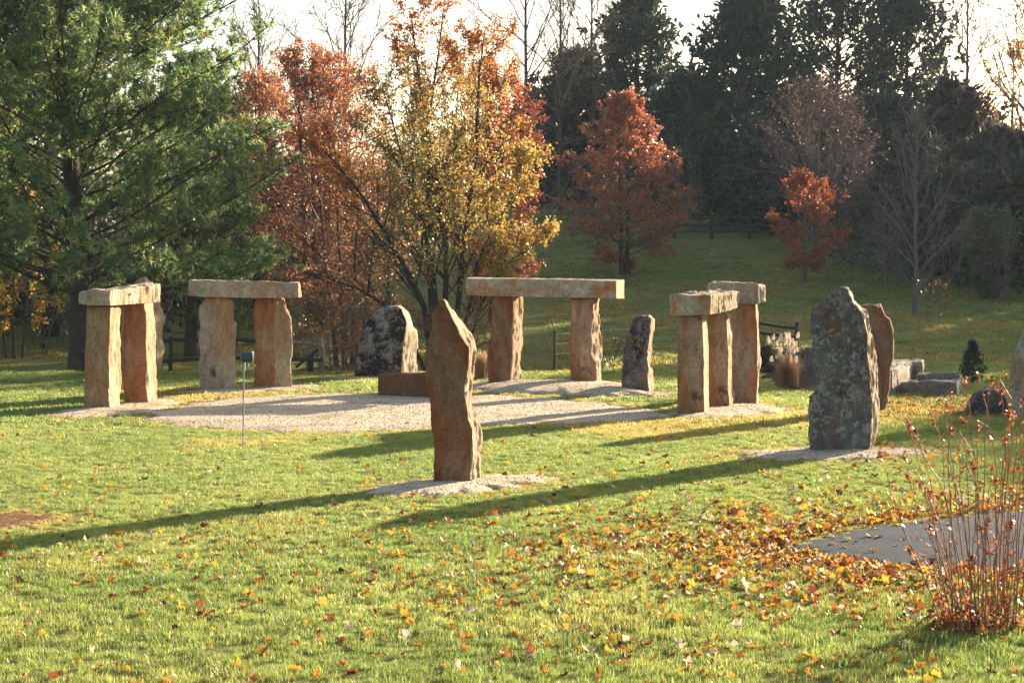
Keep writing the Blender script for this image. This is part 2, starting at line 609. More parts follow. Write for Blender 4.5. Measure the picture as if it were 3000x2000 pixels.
PADS = []
pad_specs = [
    ("gravel_clearing", [(395, 1228), (480, 1196), (600, 1173), (760, 1158), (950, 1152), (1110, 1151), (1300, 1150), (1500, 1158), (1700, 1173), (1860, 1190), (1990, 1212), (1900, 1232), (1700, 1240), (1500, 1246), (1300, 1256), (1100, 1263), (900, 1268), (700, 1262), (520, 1248)], 0.03),
    ("gravel_pad", [(135, 1217), (200, 1203), (300, 1187), (380, 1177), (470, 1170), (540, 1173), (500, 1192), (440, 1207), (350, 1218), (250, 1224), (180, 1224)], 0.03),
    ("gravel_pad", [(530, 1150), (620, 1140), (740, 1133), (860, 1128), (940, 1133), (880, 1142), (760, 1147), (640, 1152)], 0.02),
    ("gravel_pad", [(1375, 1138), (1400, 1122), (1500, 1117), (1640, 1119), (1780, 1120), (1850, 1133), (1935, 1160), (1850, 1163), (1700, 1160), (1550, 1153), (1420, 1149)], 0.10),
    ("gravel_pad", [(1960, 1217), (2050, 1195), (2150, 1184), (2240, 1184), (2310, 1200), (2260, 1212), (2150, 1224), (2050, 1226)], 0.03),
    ("gravel_pad", [(1070, 1434), (1180, 1415), (1300, 1402), (1420, 1396), (1560, 1392), (1630, 1402), (1570, 1418), (1480, 1432), (1350, 1447), (1200, 1451), (1100, 1447)], 0.025),
    ("gravel_pad", [(2150, 1331), (2280, 1318), (2400, 1312), (2560, 1312), (2660, 1315), (2740, 1322), (2650, 1335), (2500, 1347), (2350, 1349), (2230, 1344)], 0.025),
    ("gravel_pad", [(930, 1108), (1040, 1100), (1260, 1100), (1240, 1108), (1100, 1111)], 0.0),
    ("gravel_pad", [(1820, 1156), (1900, 1148), (1990, 1149), (2005, 1154), (1920, 1161)], 0.0),
]
for i, (nm, pp, md) in enumerate(pad_specs):
    PADS.append(sheet(nm, pp, "gravel", md, seed=i + 1)[0])
MULCH = sheet("mulch_bed", [(2235, 1092), (2300, 1075), (2400, 1058), (2520, 1060), (2600, 1080), (2640, 1105), (2600, 1140), (2480, 1148), (2340, 1146), (2260, 1128)], "mulch", 0.08, seed=30)[0]
SOIL = sheet("bare_soil_patch", [(-160, 1540), (-60, 1508), (60, 1500), (165, 1514), (150, 1530), (40, 1546), (-60, 1556)], "bare_soil", 0.0, seed=31)[0]
DRIVE_PX = [(2284, 1605), (2338, 1586), (2420, 1566), (2500, 1549), (2620, 1531), (2800, 1511), (3000, 1493), (3400, 1466), (4000, 1440), (4000, 1760), (3400, 1700), (3000, 1676), (2800, 1669), (2620, 1660), (2500, 1645), (2400, 1628), (2335, 1614)]
DRIVE, drive_o = sheet("driveway", DRIVE_PX, "asphalt", 0.012, lift=0.004, jag=0.035, seed=32)
NOGRASS = PADS + [MULCH, SOIL, DRIVE]

# ------------------------------------------------------------------ stones


def seg_n(a, b_, cell):
    return max(1, int(round(np.linalg.norm(b_ - a) / cell)))


def fbm(p, sc_, seed, oct_=4):
    return mnoise.fractal(Vector((p[0] * sc_ + seed, p[1] * sc_ + seed * 0.7, p[2] * sc_)), 0.9, 2.1, oct_, noise_basis='PERLIN_ORIGINAL')


def loft(rings, cell=0.032, rough=1.0, seed=0.0, streak=0.0, cap_top=True, round_it=0, facet=0.7, edge_ids=None):
    """rings: list (bottom->top) of (k,3) corner polygons, counter-clockwise seen from above.  Returns verts, faces of a roughened rock"""
    rings = [np.asarray(r_, float) for r_ in rings]
    k = len(rings[0])
    counts = [max(2, max(seg_n(r_[j], r_[(j + 1) % k], cell) for r_ in rings)) for j in range(k)]
    full = []
    for r_ in rings:
        pts = []
        for j in range(k):
            a, b_ = r_[j], r_[(j + 1) % k]
            t = np.arange(counts[j])[:, None] / counts[j]
            pts.append(a + (b_ - a) * t)
        full.append(np.concatenate(pts))
    rows = []
    for i in range(len(full) - 1):
        n = max(1, int(round(np.abs(full[i + 1] - full[i]).max() / cell)))
        for q in range(n):
            rows.append(full[i] + (full[i + 1] - full[i]) * q / n)
    rows.append(full[-1])
    R = np.array(rows)
    # soften the corners a little
    for _ in range(round_it):
        R2 = R.copy()
        R2[1:-1] = 0.5 * R[1:-1] + 0.25 * (np.roll(R[1:-1], 1, 1) + np.roll(R[1:-1], -1, 1))
        R = R2
    nr, n, _3 = R.shape
    caps = []
    if cap_top:
        top = R[-1]
        cen = top.mean(0)
        m_ = max(2, int(np.linalg.norm(top - cen, axis=1).max() / (cell * 1.5)))
        for q in range(1, m_):
            caps.append(cen + (top - cen) * (1 - q / m_))
        R = np.concatenate([R, np.array(caps)]) if caps else R
    nr = len(R)
    # normals of the grid
    du = np.roll(R, -1, 1) - np.roll(R, 1, 1)
    dv = np.gradient(R, axis=0)
    N = np.cross(du, dv)
    N /= np.linalg.norm(N, axis=2, keepdims=True) + 1e-9
    V = R.reshape(-1, 3)
    Nf = N.reshape(-1, 3)
    out = np.empty_like(V)
    for i, p in enumerate(V):
        h = 0.012 * fbm(p, 2.3, seed, 3) + 0.013 * fbm(p, 9.0, seed + 7, 5)
        cpt, dists = None, None
        dd, pp_ = mnoise.voronoi(Vector((p[0] * 5.0 + seed, p[1] * 5.0, p[2] * 3.2)), distance_metric='DISTANCE')
        h += facet * 0.042 * (mnoise.noise(pp_[0] * 3.1) + 0.25 - 0.8 * max(0, 0.16 - (dd[1] - dd[0])))
        if streak:
            s_ = mnoise.noise(Vector((p[0] * 22 + seed, p[1] * 22, p[2] * 3.0)))
            side = max(0.0, Nf[i][0])
            h += streak * side * 0.020 * s_
        out[i] = p + Nf[i] * h * rough
    ii = np.arange(nr * n).reshape(nr, n)
    q = np.stack([ii[:-1], np.roll(ii[:-1], -1, 1), np.roll(ii[1:], -1, 1), ii[1:]], -1).reshape(-1, 4)
    faces = [q]
    if cap_top:
        out = np.vstack([out, [out[ii[-1]].mean(0)]])
        faces.append(np.stack([ii[-1], np.roll(ii[-1], -1), np.full(n, len(out) - 1)], -1))
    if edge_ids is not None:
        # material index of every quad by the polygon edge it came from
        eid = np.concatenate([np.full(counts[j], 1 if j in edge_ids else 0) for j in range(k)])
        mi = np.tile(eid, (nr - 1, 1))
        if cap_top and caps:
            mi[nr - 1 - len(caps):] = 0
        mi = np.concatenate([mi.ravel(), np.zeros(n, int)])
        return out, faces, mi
    return out, faces


def stone_obj(name, label, cat, rings, mat, group=None, **kw):
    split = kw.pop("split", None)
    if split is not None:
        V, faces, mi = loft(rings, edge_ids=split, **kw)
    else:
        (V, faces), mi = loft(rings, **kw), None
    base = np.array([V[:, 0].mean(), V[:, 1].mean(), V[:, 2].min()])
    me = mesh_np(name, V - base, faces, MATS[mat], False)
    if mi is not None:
        me.materials.append(MATS["pale_side"])
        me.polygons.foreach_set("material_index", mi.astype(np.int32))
    o = add(name, me, loc=base)
    return tag(o, label, cat, group)


def interp_rows(left, ridge, right, n=None):
    """three (x,y) pixel polylines, listed top -> bottom, resampled at common y"""
    ys = sorted(set([p[1] for p in left] + [p[1] for p in ridge] + [p[1] for p in right]))
    top = max(left[0][1], ridge[0][1], right[0][1])
    bot = min(left[-1][1], ridge[-1][1], right[-1][1])
    f_ = lambda pl, y: np.interp(y, [p[1] for p in pl], [p[0] for p in pl])
    ys = [y for y in ys if top - 0.01 <= y <= bot + 0.01]
    keep = [ys[0]]
    for y in ys[1:]:
        if y - keep[-1] > 3:
            keep.append(y)
    return [(y, f_(left, y), f_(ridge, y), f_(right, y)) for y in keep]


def upright(name, label, left, ridge, right, d, side, depth, mat, cat="standing stone", lean=0.0, ridge_d=0.0, back_in=0.12, base_py=None, sink=0.08, group=None, **kw):
    """front face left->ridge stands at distance d; the right face runs from ridge back to d+side; back at d+depth"""
    rows = interp_rows(left, ridge, right)
    rings = []
    for (py, xl, xm, xr) in rows[::-1]:
        z = W(1500, py, d)[2]
        wpx = xr - xl
        fl = WX(xl, d + ridge_d, z)
        fm = WX(xm, d, z)
        rr = WX(xr, d + side, z)
        br = WX(xr - back_in * 0.5 * wpx, d + depth, z)
        bl = WX(xl + back_in * wpx, d + depth * 0.9, z)
        ml = WX(xl + 0.01 * wpx, d + depth * 0.4 + ridge_d, z)
        rings.append(np.array([fl, fm, rr, br, bl, ml]))
    b0 = rings[0].copy()
    zg = gz(b0[:, 0], b0[:, 1]) - sink
    low = b0.copy()
    low[:, 2] = np.minimum(zg, b0[:, 2] - 0.02)
    rings = [low] + rings
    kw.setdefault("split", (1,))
    return stone_obj(name, label, cat, rings, mat, group, **kw)


def block(name, label, bot, top, mat, cat="lintel stone", group=None, **kw):
    return stone_obj(name, label, cat, [np.array(bot), np.array(top)], mat, group, **kw)


TG = "stones of the stone circle"
# --- left trilithon
upright("upright_stone", "tan square upright, front support of the left trilithon seen end-on",
        [(256.6, 897), (253.7, 1015), (250, 1097), (248.4, 1204)], [(321.7, 897), (317, 1032), (319.7, 1204)], [(352.5, 897), (350, 985), (352, 1103), (349.6, 1204)],
        27.9, 0.50, 0.62, "tan_sandstone", group=TG, seed=1.0, streak=1.3, rough=0.8)
upright("upright_stone", "rust streaked upright, rear support of the left trilithon seen end-on",
        [(364, 890), (362, 1044), (364, 1105), (367, 1187)], [(423, 890), (426, 1015), (427, 1132), (433, 1187)], [(447, 890), (452, 970), (457.5, 1044), (459.5, 1187)],
        29.0, 0.50, 0.6, "rust_sandstone", group=TG, seed=2.0, streak=1.3, rough=0.8)
upright("standing_stone", "tall peaked slab half hidden behind the left trilithon",
        [(416, 814), (395, 832), (366, 880), (358, 893), (355, 970), (354, 1044), (357, 1102)], [(418, 814), (428, 830), (436, 893), (440, 1000), (438, 1102)],
        [(427, 815), (449, 831), (470, 890), (473, 906), (481, 927), (477, 985), (478.6, 1023), (473, 1067), (464, 1102)],
        36.0, 0.45, 0.6, "tan_sandstone", group=TG, seed=3.0, streak=1.6)


def L(px, py, d):
    return W(px, py, d)


def zof(py, d):
    return W(1500, py, d)[2]


def quadblock(name, label, corners, mat, **kw):
    """corners: list of (px, py_bottom, py_top, d)"""
    bot = [W(px, pb, d) for (px, pb, pt, d) in corners]
    top = [W(px, pt, d) for (px, pb, pt, d) in corners]
    return block(name, label, bot, top, mat, **kw)


quadblock("lintel_stone", "pale rough lintel seen end-on across the left trilithon",
          [(232, 889, 858, 27.9), (262, 894, 852, 27.55), (320, 895, 853, 27.6), (382, 891, 846, 28.5), (467, 884, 833, 29.9), (430, 884, 829, 30.2), (345, 889, 842, 29.2)],
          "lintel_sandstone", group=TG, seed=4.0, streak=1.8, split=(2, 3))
# --- second trilithon
upright("upright_stone", "grey and orange notched upright, left support of the trilithon before the pine",
        [(603, 874), (599, 887), (586, 897), (584.4, 916), (587, 955), (581.7, 1001), (589.7, 1037.6), (585, 1066.6), (586, 1112.7), (580, 1147)],
        [(633, 874), (632, 920), (631, 1000), (633, 1147)], [(671, 874), (685, 885), (683.5, 940.6), (691.5, 948), (689, 994), (686.6, 1032.7), (690, 1064), (688, 1147)],
        32.0, 0.10, 0.55, "grey_sandstone", group=TG, seed=5.0, streak=0.8)
upright("upright_stone", "orange streaked upright, right support of the trilithon before the pine",
        [(751, 874), (745, 906.7), (747, 969.7), (752, 994), (749.7, 1042), (745, 1103), (742.4, 1139)],
        [(803, 874), (804, 1000), (806.6, 1139)], [(833, 874), (842, 904), (850, 921), (856, 974.5), (855, 1042), (851.5, 1066.6), (854, 1139)],
        32.5, 0.18, 0.55, "rust_sandstone", group=TG, seed=6.0, streak=0.8)
quadblock("lintel_stone", "weathered grey lintel with rounded ends before the pine",
          [(554.5, 866, 823, 32.0), (605, 870, 822, 31.75), (746, 873, 824, 31.95), (874, 872, 829, 32.15), (882, 870, 834, 32.3), (870, 868, 828, 32.8), (560, 866, 821, 32.55)],
          "lintel_sandstone", group=TG, seed=7.0, streak=0.5, rough=0.9, split=(4,))
# --- rear trilithon
upright("upright_stone", "brown upright with bright right edge, left support of the longest lintel",
        [(1447, 869), (1443, 907), (1440.6, 981), (1432, 1007), (1429, 1070.6), (1433, 1124), (1434, 1130)],
        [(1501.8, 869), (1503, 917.5), (1498, 981), (1498, 1045), (1491.6, 1130)], [(1527, 869), (1526, 968), (1526, 1040), (1526, 1130)],
        33.3, 0.44, 0.55, "brown_sandstone", group=TG, seed=8.0, streak=1.5)
upright("upright_stone", "patchy brown bulging upright, right support of the longest lintel",
        [(1677, 875), (1675, 943), (1667.6, 1007), (1674, 1058), (1676.5, 1132)],
        [(1739, 875), (1737.8, 907), (1730, 968.6), (1727.5, 1032), (1744, 1065.5), (1745, 1132)], [(1755, 875), (1750.5, 917.5), (1759.4, 973.7), (1762.8, 1019.6), (1761, 1070), (1761, 1132)],
        33.1, 0.40, 0.55, "patchy_sandstone", group=TG, seed=9.0, streak=1.6)
quadblock("lintel_stone", "longest straight lintel with a bright cut right end",
          [(1364, 865, 816, 33.15), (1526, 869, 817, 33.0), (1805, 874, 823, 32.75), (1829, 874, 819, 33.45), (1530, 866, 814, 33.7), (1368, 863, 813, 33.7)],
          "lintel_sandstone", group=TG, seed=10.0, streak=0.6, rough=0.6, facet=0.3, split=(2,))
upright("standing_stone", "small dark leaning stone right of the longest lintel",
        [(1898, 926), (1873, 930), (1856, 936), (1845, 968.6), (1829.6, 1019.6), (1824.5, 1083), (1823, 1150)],
        [(1900, 926), (1908, 934), (1902, 984), (1893, 1045), (1896, 1109), (1901, 1150)], [(1902, 926), (1917.6, 938), (1910, 1007), (1905, 1075.7), (1912.5, 1088.5), (1912.5, 1150)],
        31.7, 0.40, 0.5, "dark_stone", group=TG, seed=11.0, streak=1.2)
# --- right front trilithon
upright("upright_stone", "flat faced brown upright, front support of the right trilithon",
        [(1986, 924), (1985, 1052), (1985.4, 1216)], [(2055, 924), (2060.6, 1052), (2062.9, 1216)], [(2072, 924), (2076, 1052), (2078, 1216)],
        27.2, 0.46, 0.5, "patchy_sandstone", group=TG, seed=12.0, streak=1.0, rough=0.45, facet=0.3)
upright("upright_stone", "dark blotched upright, middle stone under the right trilithon",
        [(2074, 914), (2074, 1024), (2074, 1197)], [(2120, 914), (2127, 922), (2130.7, 1024), (2133.6, 1197)], [(2128, 914), (2138, 924), (2149, 979.5), (2147.6, 1080.5), (2150, 1197)],
        28.3, 0.46, 0.5, "patchy_sandstone", group=TG, seed=13.0, streak=1.6, rough=0.8)
quadblock("lintel_stone", "thick lintel with a rough sunlit side on the right front trilithon",
          [(1963, 921, 866, 27.5), (1974, 924, 866, 26.95), (2024, 924, 866, 26.9), (2078, 921, 866, 26.95), (2110, 917, 862, 27.5), (2164, 900, 857, 28.7), (2120, 905, 850, 29.0), (2046, 915, 855, 28.4)],
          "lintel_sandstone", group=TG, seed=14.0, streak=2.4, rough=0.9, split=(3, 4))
upright("upright_stone", "orange brown wide upright, rear right stone of the right pair",
        [(2144, 889), (2143, 1000), (2150, 1193)], [(2212, 889), (2217, 968), (2219, 1066), (2214, 1193)], [(2216, 889), (2222, 968), (2226, 1038.5), (2227.5, 1066.5), (2220.5, 1091.7), (2220.5, 1193)],
        29.2, 0.30, 0.5, "rust_sandstone", group=TG, seed=15.0, streak=0.8, rough=0.8, ridge_d=0.12)
upright("upright_stone", "brown upright hidden behind the right front trilithon",
        [(2084, 889), (2082, 1000), (2086, 1185)], [(2122, 889), (2124, 1050), (2124, 1185)], [(2130, 889), (2132, 1050), (2132, 1185)],
        29.8, 0.3, 0.45, "brown_sandstone", group=TG, seed=16.0)
quadblock("lintel_stone", "grey lintel at the rear of the right pair, highest of the two",
          [(2070.5, 886, 838, 29.8), (2110, 889, 827, 29.35), (2164, 890, 828, 29.1), (2218, 891, 833, 29.05), (2240, 882, 837, 29.25), (2232, 880, 833, 29.85), (2090, 884, 823, 30.25)],
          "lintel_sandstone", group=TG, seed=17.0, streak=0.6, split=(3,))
# --- altar, boulder, front stones
quadblock("altar_stone", "low brown block lying on the gravel behind the front monolith",
          [(1108, 1162, 1096, 30.75), (1240, 1170, 1092, 30.1), (1368, 1176, 1096, 29.7), (1372, 1165, 1092, 30.5), (1250, 1160, 1089, 31.0), (1118, 1155, 1093, 31.5)],
          "altar_stone", cat="stone block", seed=18.0, rough=0.45, facet=0.3)
upright("boulder", "rounded grey boulder blotched with black lichen beneath the autumn tree",
        [(1150, 895.5), (1110, 906), (1077, 932), (1070, 957), (1052, 997), (1046, 1041), (1042, 1106)],
        [(1160, 895.5), (1176, 905), (1186, 930), (1190, 950), (1179, 1015), (1174, 1106)], [(1172, 897), (1193.6, 913.6), (1204.5, 932), (1208, 957), (1219, 972), (1221.6, 1023), (1221, 1106)],
        35.6, 0.5, 1.0, "boulder_stone", cat="boulder", seed=19.0, streak=0.6, back_in=0.2, ridge_d=0.1)
upright("standing_stone", "tall brown pointed monolith standing alone in front of the circle",
        [(1292.5, 882), (1281, 895.5), (1268, 921), (1264.5, 975.5), (1252, 1023), (1246, 1052), (1250, 1121), (1263, 1175.5), (1268, 1233.6), (1273.6, 1306), (1274, 1419)],
        [(1297, 882), (1313.6, 910), (1332, 953.6), (1343, 986), (1372, 1018), (1370, 1073.6), (1362.7, 1124.5), (1361, 1172), (1368, 1226), (1384.5, 1266), (1384.5, 1306), (1377, 1379), (1379, 1419)],
        [(1299, 882), (1321, 910), (1350, 946), (1383, 983), (1392, 1008), (1390, 1052), (1383, 1117), (1375.5, 1179), (1393.6, 1226), (1408, 1266), (1408, 1343), (1406, 1419)],
        18.85, 0.30, 0.42, "brown_sandstone", seed=20.0, streak=1.6, cell=0.02, rough=0.85)
upright("standing_stone", "broad lichen covered dark monolith on its own gravel patch at right",
        [(2466, 847), (2453.7, 852.7), (2426, 871.7), (2391.7, 896), (2379.6, 913), (2378, 958), (2379.6, 985), (2384.8, 1033.6), (2384.8, 1075), (2391.7, 1106), (2391.7, 1144), (2372.7, 1161), (2368, 1199), (2371, 1268), (2376, 1309), (2383, 1326)],
        [(2476, 847), (2491.6, 878.6), (2519, 913), (2533, 951), (2540, 985), (2541.5, 1033.6), (2548, 1113), (2552, 1199), (2552, 1268), (2548, 1302), (2533, 1326)],
        [(2483, 847), (2502, 885.5), (2541, 921), (2543, 940.6), (2545, 975), (2554, 989), (2560.5, 1023), (2565.6, 1047), (2569, 1113), (2570, 1192), (2565.6, 1261), (2557, 1292), (2543, 1326)],
        21.9, 0.34, 0.55, "lichen_stone", seed=21.0, streak=1.4, cell=0.022, rough=1.0, ridge_d=0.05)
upright("standing_stone", "brown stone narrowing downward behind the lichen covered monolith",
        [(2526, 893), (2508, 930), (2500, 1000), (2520, 1100), (2552, 1204)], [(2566, 893), (2580, 940), (2592, 992), (2590, 1095), (2584, 1204)],
        [(2579, 896), (2586, 909.6), (2593, 930), (2607, 940.6), (2617, 978.5), (2615.6, 1026.7), (2607, 1095.6), (2603.5, 1147), (2598, 1204)],
        27.7, 0.10, 0.5, "brown_sandstone", seed=22.0, streak=0.8, split=())
# --- ledge stones on the right
RG = "ledge stones and rocks at the right"
quadblock("ledge_stone", "tan ledge block receding beside the stone slabs at right",
          [(2600, 1160, 1082, 31.2), (2614, 1157, 1084, 30.9), (2668, 1122, 1075, 33.6), (2690, 1110, 1056, 34.6), (2618, 1120, 1050, 34.8), (2598, 1140, 1062, 32.5)],
          "ledge_stone", cat="rock", group=RG, seed=24.0, streak=1.2)
quadblock("ledge_stone", "upright grey tan block at the far end of the ledge",
          [(2671, 1118, 1062, 33.9), (2700, 1118, 1060, 33.7), (2704, 1108, 1054, 34.6), (2676, 1108, 1052, 34.9)],
          "ledge_stone", cat="rock", group=RG, seed=25.0, streak=1.2)
quadblock("stone_slab", "lower dark slab lying in front of the ledge steps",
          [(2640, 1155, 1124, 31.2), (2720, 1162, 1117, 30.9), (2806, 1166, 1119, 30.8), (2812, 1150, 1114, 31.7), (2720, 1148, 1112, 31.9), (2650, 1146, 1118, 31.9)],
          "slab_stone", cat="rock", group=RG, seed=26.0)
quadblock("stone_slab", "upper slab of the two stone steps at right",
          [(2682, 1146, 1099, 32.0), (2760, 1150, 1094, 31.85), (2810, 1152, 1095, 31.8), (2818, 1142, 1100, 32.4), (2802, 1136, 1090, 32.9), (2700, 1134, 1092, 32.9)],
          "slab_stone", cat="rock", group=RG, seed=27.0)
quadblock("rock", "small tan rock resting on the lower slab by the ledge",
          [(2664, 1127, 1117, 31.35), (2686, 1127, 1116, 31.3), (2687, 1124, 1114, 31.6), (2666, 1124, 1114, 31.6)], "tan_sandstone", cat="rock", group=RG, seed=28.0, rough=0.5)
upright("boulder", "low dark boulder with a sloping top near the right edge",
        [(2890, 1141), (2852, 1160), (2834, 1190), (2828, 1214)], [(2912, 1141), (2940, 1158), (2955, 1190), (2950, 1214)], [(2914, 1142), (2962, 1162), (2972, 1190), (2972, 1214)],
        27.2, 0.3, 0.6, "dark_stone", cat="boulder", seed=29.0, group=RG)
upright("standing_stone", "grey stone cut off by the right edge of the picture",
        [(3030, 950), (2992, 985), (2970, 1040), (2962, 1100), (2955, 1170), (2958, 1224)], [(3050, 950), (3070, 1000), (3080, 1224)], [(3055, 950), (3085, 1000), (3095, 1224)],
        26.6, 0.4, 0.6, "ledge_stone", seed=33.0, group=RG)
upright("rock", "grey rock lying in the mulch left of the lichen covered monolith",
        [(2362, 1021), (2346, 1040), (2344, 1070)], [(2395, 1021), (2400, 1040), (2400, 1070)], [(2400, 1022), (2410, 1040), (2410, 1070)],
        36.5, 0.3, 0.5, "dark_stone", cat="rock", seed=34.0, group=RG)
# rubble along the foot of the slabs
rb = np.random.default_rng(5)
rub_meshes = []
for k in range(4):
    a_ = np.linspace(0, 2 * np.pi, 7)[:-1]
    r0 = np.stack([np.cos(a_) * (0.9 + 0.3 * rb.random(6)), np.sin(a_) * (0.8 + 0.3 * rb.random(6)), np.zeros(6)], 1) * 0.5
    r1 = r0 * 0.95 + np.array([0, 0, 0.35])
    r2 = r0 * 0.45 + np.array([0.05, 0, 0.6])
    V, fc = loft([r0, r1, r2], cell=0.3, rough=2.5, seed=k * 3.0 + 50)
    rub_meshes.append(mesh_np("rubble_stone", V, fc, MATS["ledge_stone"]))
for k in range(30):
    px = rb.uniform(2612, 2840)
    py = rb.uniform(1158, 1180) if px < 2810 else rb.uniform(1150, 1178)
    g_ = G(px, py)
    s_ = rb.uniform(0.05, 0.13)
    o = add("rubble_stone", rub_meshes[k % 4], loc=(g_[0], g_[1], gzf(*g_) - 0.01))
    o.scale = (s_ * rb.uniform(0.8, 1.5), s_, s_ * rb.uniform(0.5, 0.9))
    o.rotation_euler = (0, 0, rb.uniform(0, 6.28))
    zone = "left end" if px < 2690 else ("middle" if px < 2770 else "right end")
    tag(o, "small grey rubble stone before the %s of the stone slabs" % zone, "rock", "rubble at the foot of the slabs")

def template_collection(name, meshes):
    col_ = bpy.data.collections.new(name)
    for i, me in enumerate(meshes):
        o = bpy.data.objects.new("%s_%02d" % (name, i), me)
        col_.objects.link(o)
    return col_


def scatter(name, P_, rot, scl, idx_, tint, coll, parent=None):
    me = bpy.data.meshes.new(name)
    n = len(P_)
    me.vertices.add(n)
    me.vertices.foreach_set("co", np.asarray(P_, np.float32).ravel())
    for nm, ty_, data, key in (("rot", 'FLOAT_VECTOR', rot, "vector"), ("scl", 'FLOAT', scl, "value"), ("idx", 'INT', idx_, "value"), ("tint", 'FLOAT_COLOR', tint, "color")):
        a = me.attributes.new(nm, ty_, 'POINT')
        a.data.foreach_set(key, np.asarray(data, np.int32 if ty_ == 'INT' else np.float32).ravel())
    me.update()
    ng = bpy.data.node_groups.new(name, 'GeometryNodeTree')
    ng.interface.new_socket("Geometry", in_out='INPUT', socket_type='NodeSocketGeometry')
    ng.interface.new_socket("Geometry", in_out='OUTPUT', socket_type='NodeSocketGeometry')
    N = ng.nodes
    gi, go = N.new('NodeGroupInput'), N.new('NodeGroupOutput')
    iop = N.new('GeometryNodeInstanceOnPoints')
    ci = N.new('GeometryNodeCollectionInfo')
    ci.inputs['Collection'].default_value = coll
    ci.inputs['Separate Children'].default_value = True
    ci.inputs['Reset Children'].default_value = True

    def na(nm, ty_):
        x = N.new('GeometryNodeInputNamedAttribute')
        x.data_type = ty_
        x.inputs['Name'].default_value = nm
        return x.outputs['Attribute']
    e2r = N.new('FunctionNodeEulerToRotation')
    lk = ng.links.new
    lk(gi.outputs[0], iop.inputs['Points'])
    lk(ci.outputs[0], iop.inputs['Instance'])
    iop.inputs['Pick Instance'].default_value = True
    lk(na("idx", 'INT'), iop.inputs['Instance Index'])
    lk(na("rot", 'FLOAT_VECTOR'), e2r.inputs[0])
    lk(e2r.outputs[0], iop.inputs['Rotation'])
    lk(na("scl", 'FLOAT'), iop.inputs['Scale'])
    lk(iop.outputs[0], go.inputs[0])
    o = add(name, me, parent)
    md = o.modifiers.new("scatter", 'NODES')
    md.node_group = ng
    return o


# ------------------------------------------------------------------ tree generator


def unit(v):
    return v / (np.linalg.norm(v, axis=-1, keepdims=True) + 1e-9)


def grow(r_, P0, D0, L0, R0, nseg, jit, trop, rtip=0.35):
    """vectorised growth of M branches; returns pts (M,nseg+1,3), rad (M,nseg+1)"""
    M = len(P0)
    pts = [P0]
    D = unit(D0)
    p = P0
    trop = np.asarray(trop, float)
    for s_ in range(nseg):
        D = unit(D + jit * r_.normal(size=(M, 3)) + trop)
        p = p + D * (L0 / nseg)[:, None]
        pts.append(p)
    t = np.linspace(0, 1, nseg + 1)
    return np.stack(pts, 1), R0[:, None] * (1 - (1 - rtip) * t)[None]


def along(pts, rad, L, t):
    """point, direction, radius at parameter t (M,c) on each branch"""
    M, n, _ = pts.shape
    f = t * (n - 1)
    i = np.clip(f.astype(int), 0, n - 2)
    w = (f - i)[..., None]
    ar = np.arange(M)[:, None]
    a, b_ = pts[ar, i], pts[ar, i + 1]
    p = a * (1 - w) + b_ * w
    d = unit(b_ - a)
    rr = rad[ar, i] * (1 - w[..., 0]) + rad[ar, i + 1] * w[..., 0]
    return p, d, rr


def deflect(r_, d, ang):
    """turn directions d by angle ang about a random azimuth"""
    rnd = r_.normal(size=d.shape)
    perp = unit(np.cross(d, rnd))
    return unit(d * np.cos(ang)[..., None] + perp * np.sin(ang)[..., None])


def children(r_, pts, rad, L, c_, t0, t1, ang, ang_sd, lr, rr, taper=0.5):
    M = len(pts)
    t = t0 + (t1 - t0) * (np.arange(c_)[None] + r_.random((M, c_))) / c_
    p, d, ra = along(pts, rad, L, t)
    a = ang + ang_sd * r_.normal(size=(M, c_))
    dd = deflect(r_, d, a)
    ll = L[:, None] * lr * (1 - taper * t) * r_.uniform(0.65, 1.25, (M, c_))
    return p.reshape(-1, 3), dd.reshape(-1, 3), ll.ravel(), (np.minimum(ra * rr, ra)).ravel()


def resample(poly, n):
    poly = np.asarray(poly, float)
    s_ = np.concatenate([[0], np.cumsum(np.linalg.norm(np.diff(poly, axis=0), axis=1))])
    t = np.linspace(0, s_[-1], n)
    return np.stack([np.interp(t, s_, poly[:, k]) for k in range(3)], 1), s_[-1]


def leaf_quads(r_, P, size, col, up=0.0, aspect=0.6, droop=0.0):
    """one rhombic leaf (4 verts, 1 quad) at each point"""
    M = len(P)
    a = unit(r_.normal(size=(M, 3)) + np.array([0, 0, -droop]))
    b_ = unit(np.cross(a, unit(r_.normal(size=(M, 3)) + np.array([0, 0, up]))))
    s_ = np.asarray(size)
    s_ = s_ if s_.ndim else np.full(M, float(s_))
    s_ = (s_ * r_.uniform(0.6, 1.3, M))[:, None]
    nrm = np.cross(a, b_)
    V = np.stack([P, P + s_ * (0.5 * a + aspect * 0.5 * b_ + 0.12 * nrm), P + s_ * a, P + s_ * (0.5 * a - aspect * 0.5 * b_ + 0.12 * nrm)], 1).reshape(-1, 3)
    q = np.arange(M * 4).reshape(M, 4)
    return V, q, np.repeat(col, 4, axis=0)


def sample_on(r_, pts, n, t0=0.0, spread=0.03):
    M, k, _ = pts.shape
    i = r_.integers(0, M, n)
    t = t0 + (1 - t0) * r_.random(n)
    f = t * (k - 1)
    j = np.clip(f.astype(int), 0, k - 2)
    w = (f - j)[:, None]
    return pts[i, j] * (1 - w) + pts[i, j + 1] * w + r_.normal(size=(n, 3)) * spread


def pick(r_, n, cols, w, var=0.18):
    cols = np.asarray(cols, float)
    w = np.asarray(w, float)
    i = r_.choice(len(cols), n, p=w / w.sum())
    return cols[i] * r_.uniform(1 - var, 1 + var, (n, 1)) * r_.uniform(1 - var * 0.4, 1 + var * 0.4, (n, 3))


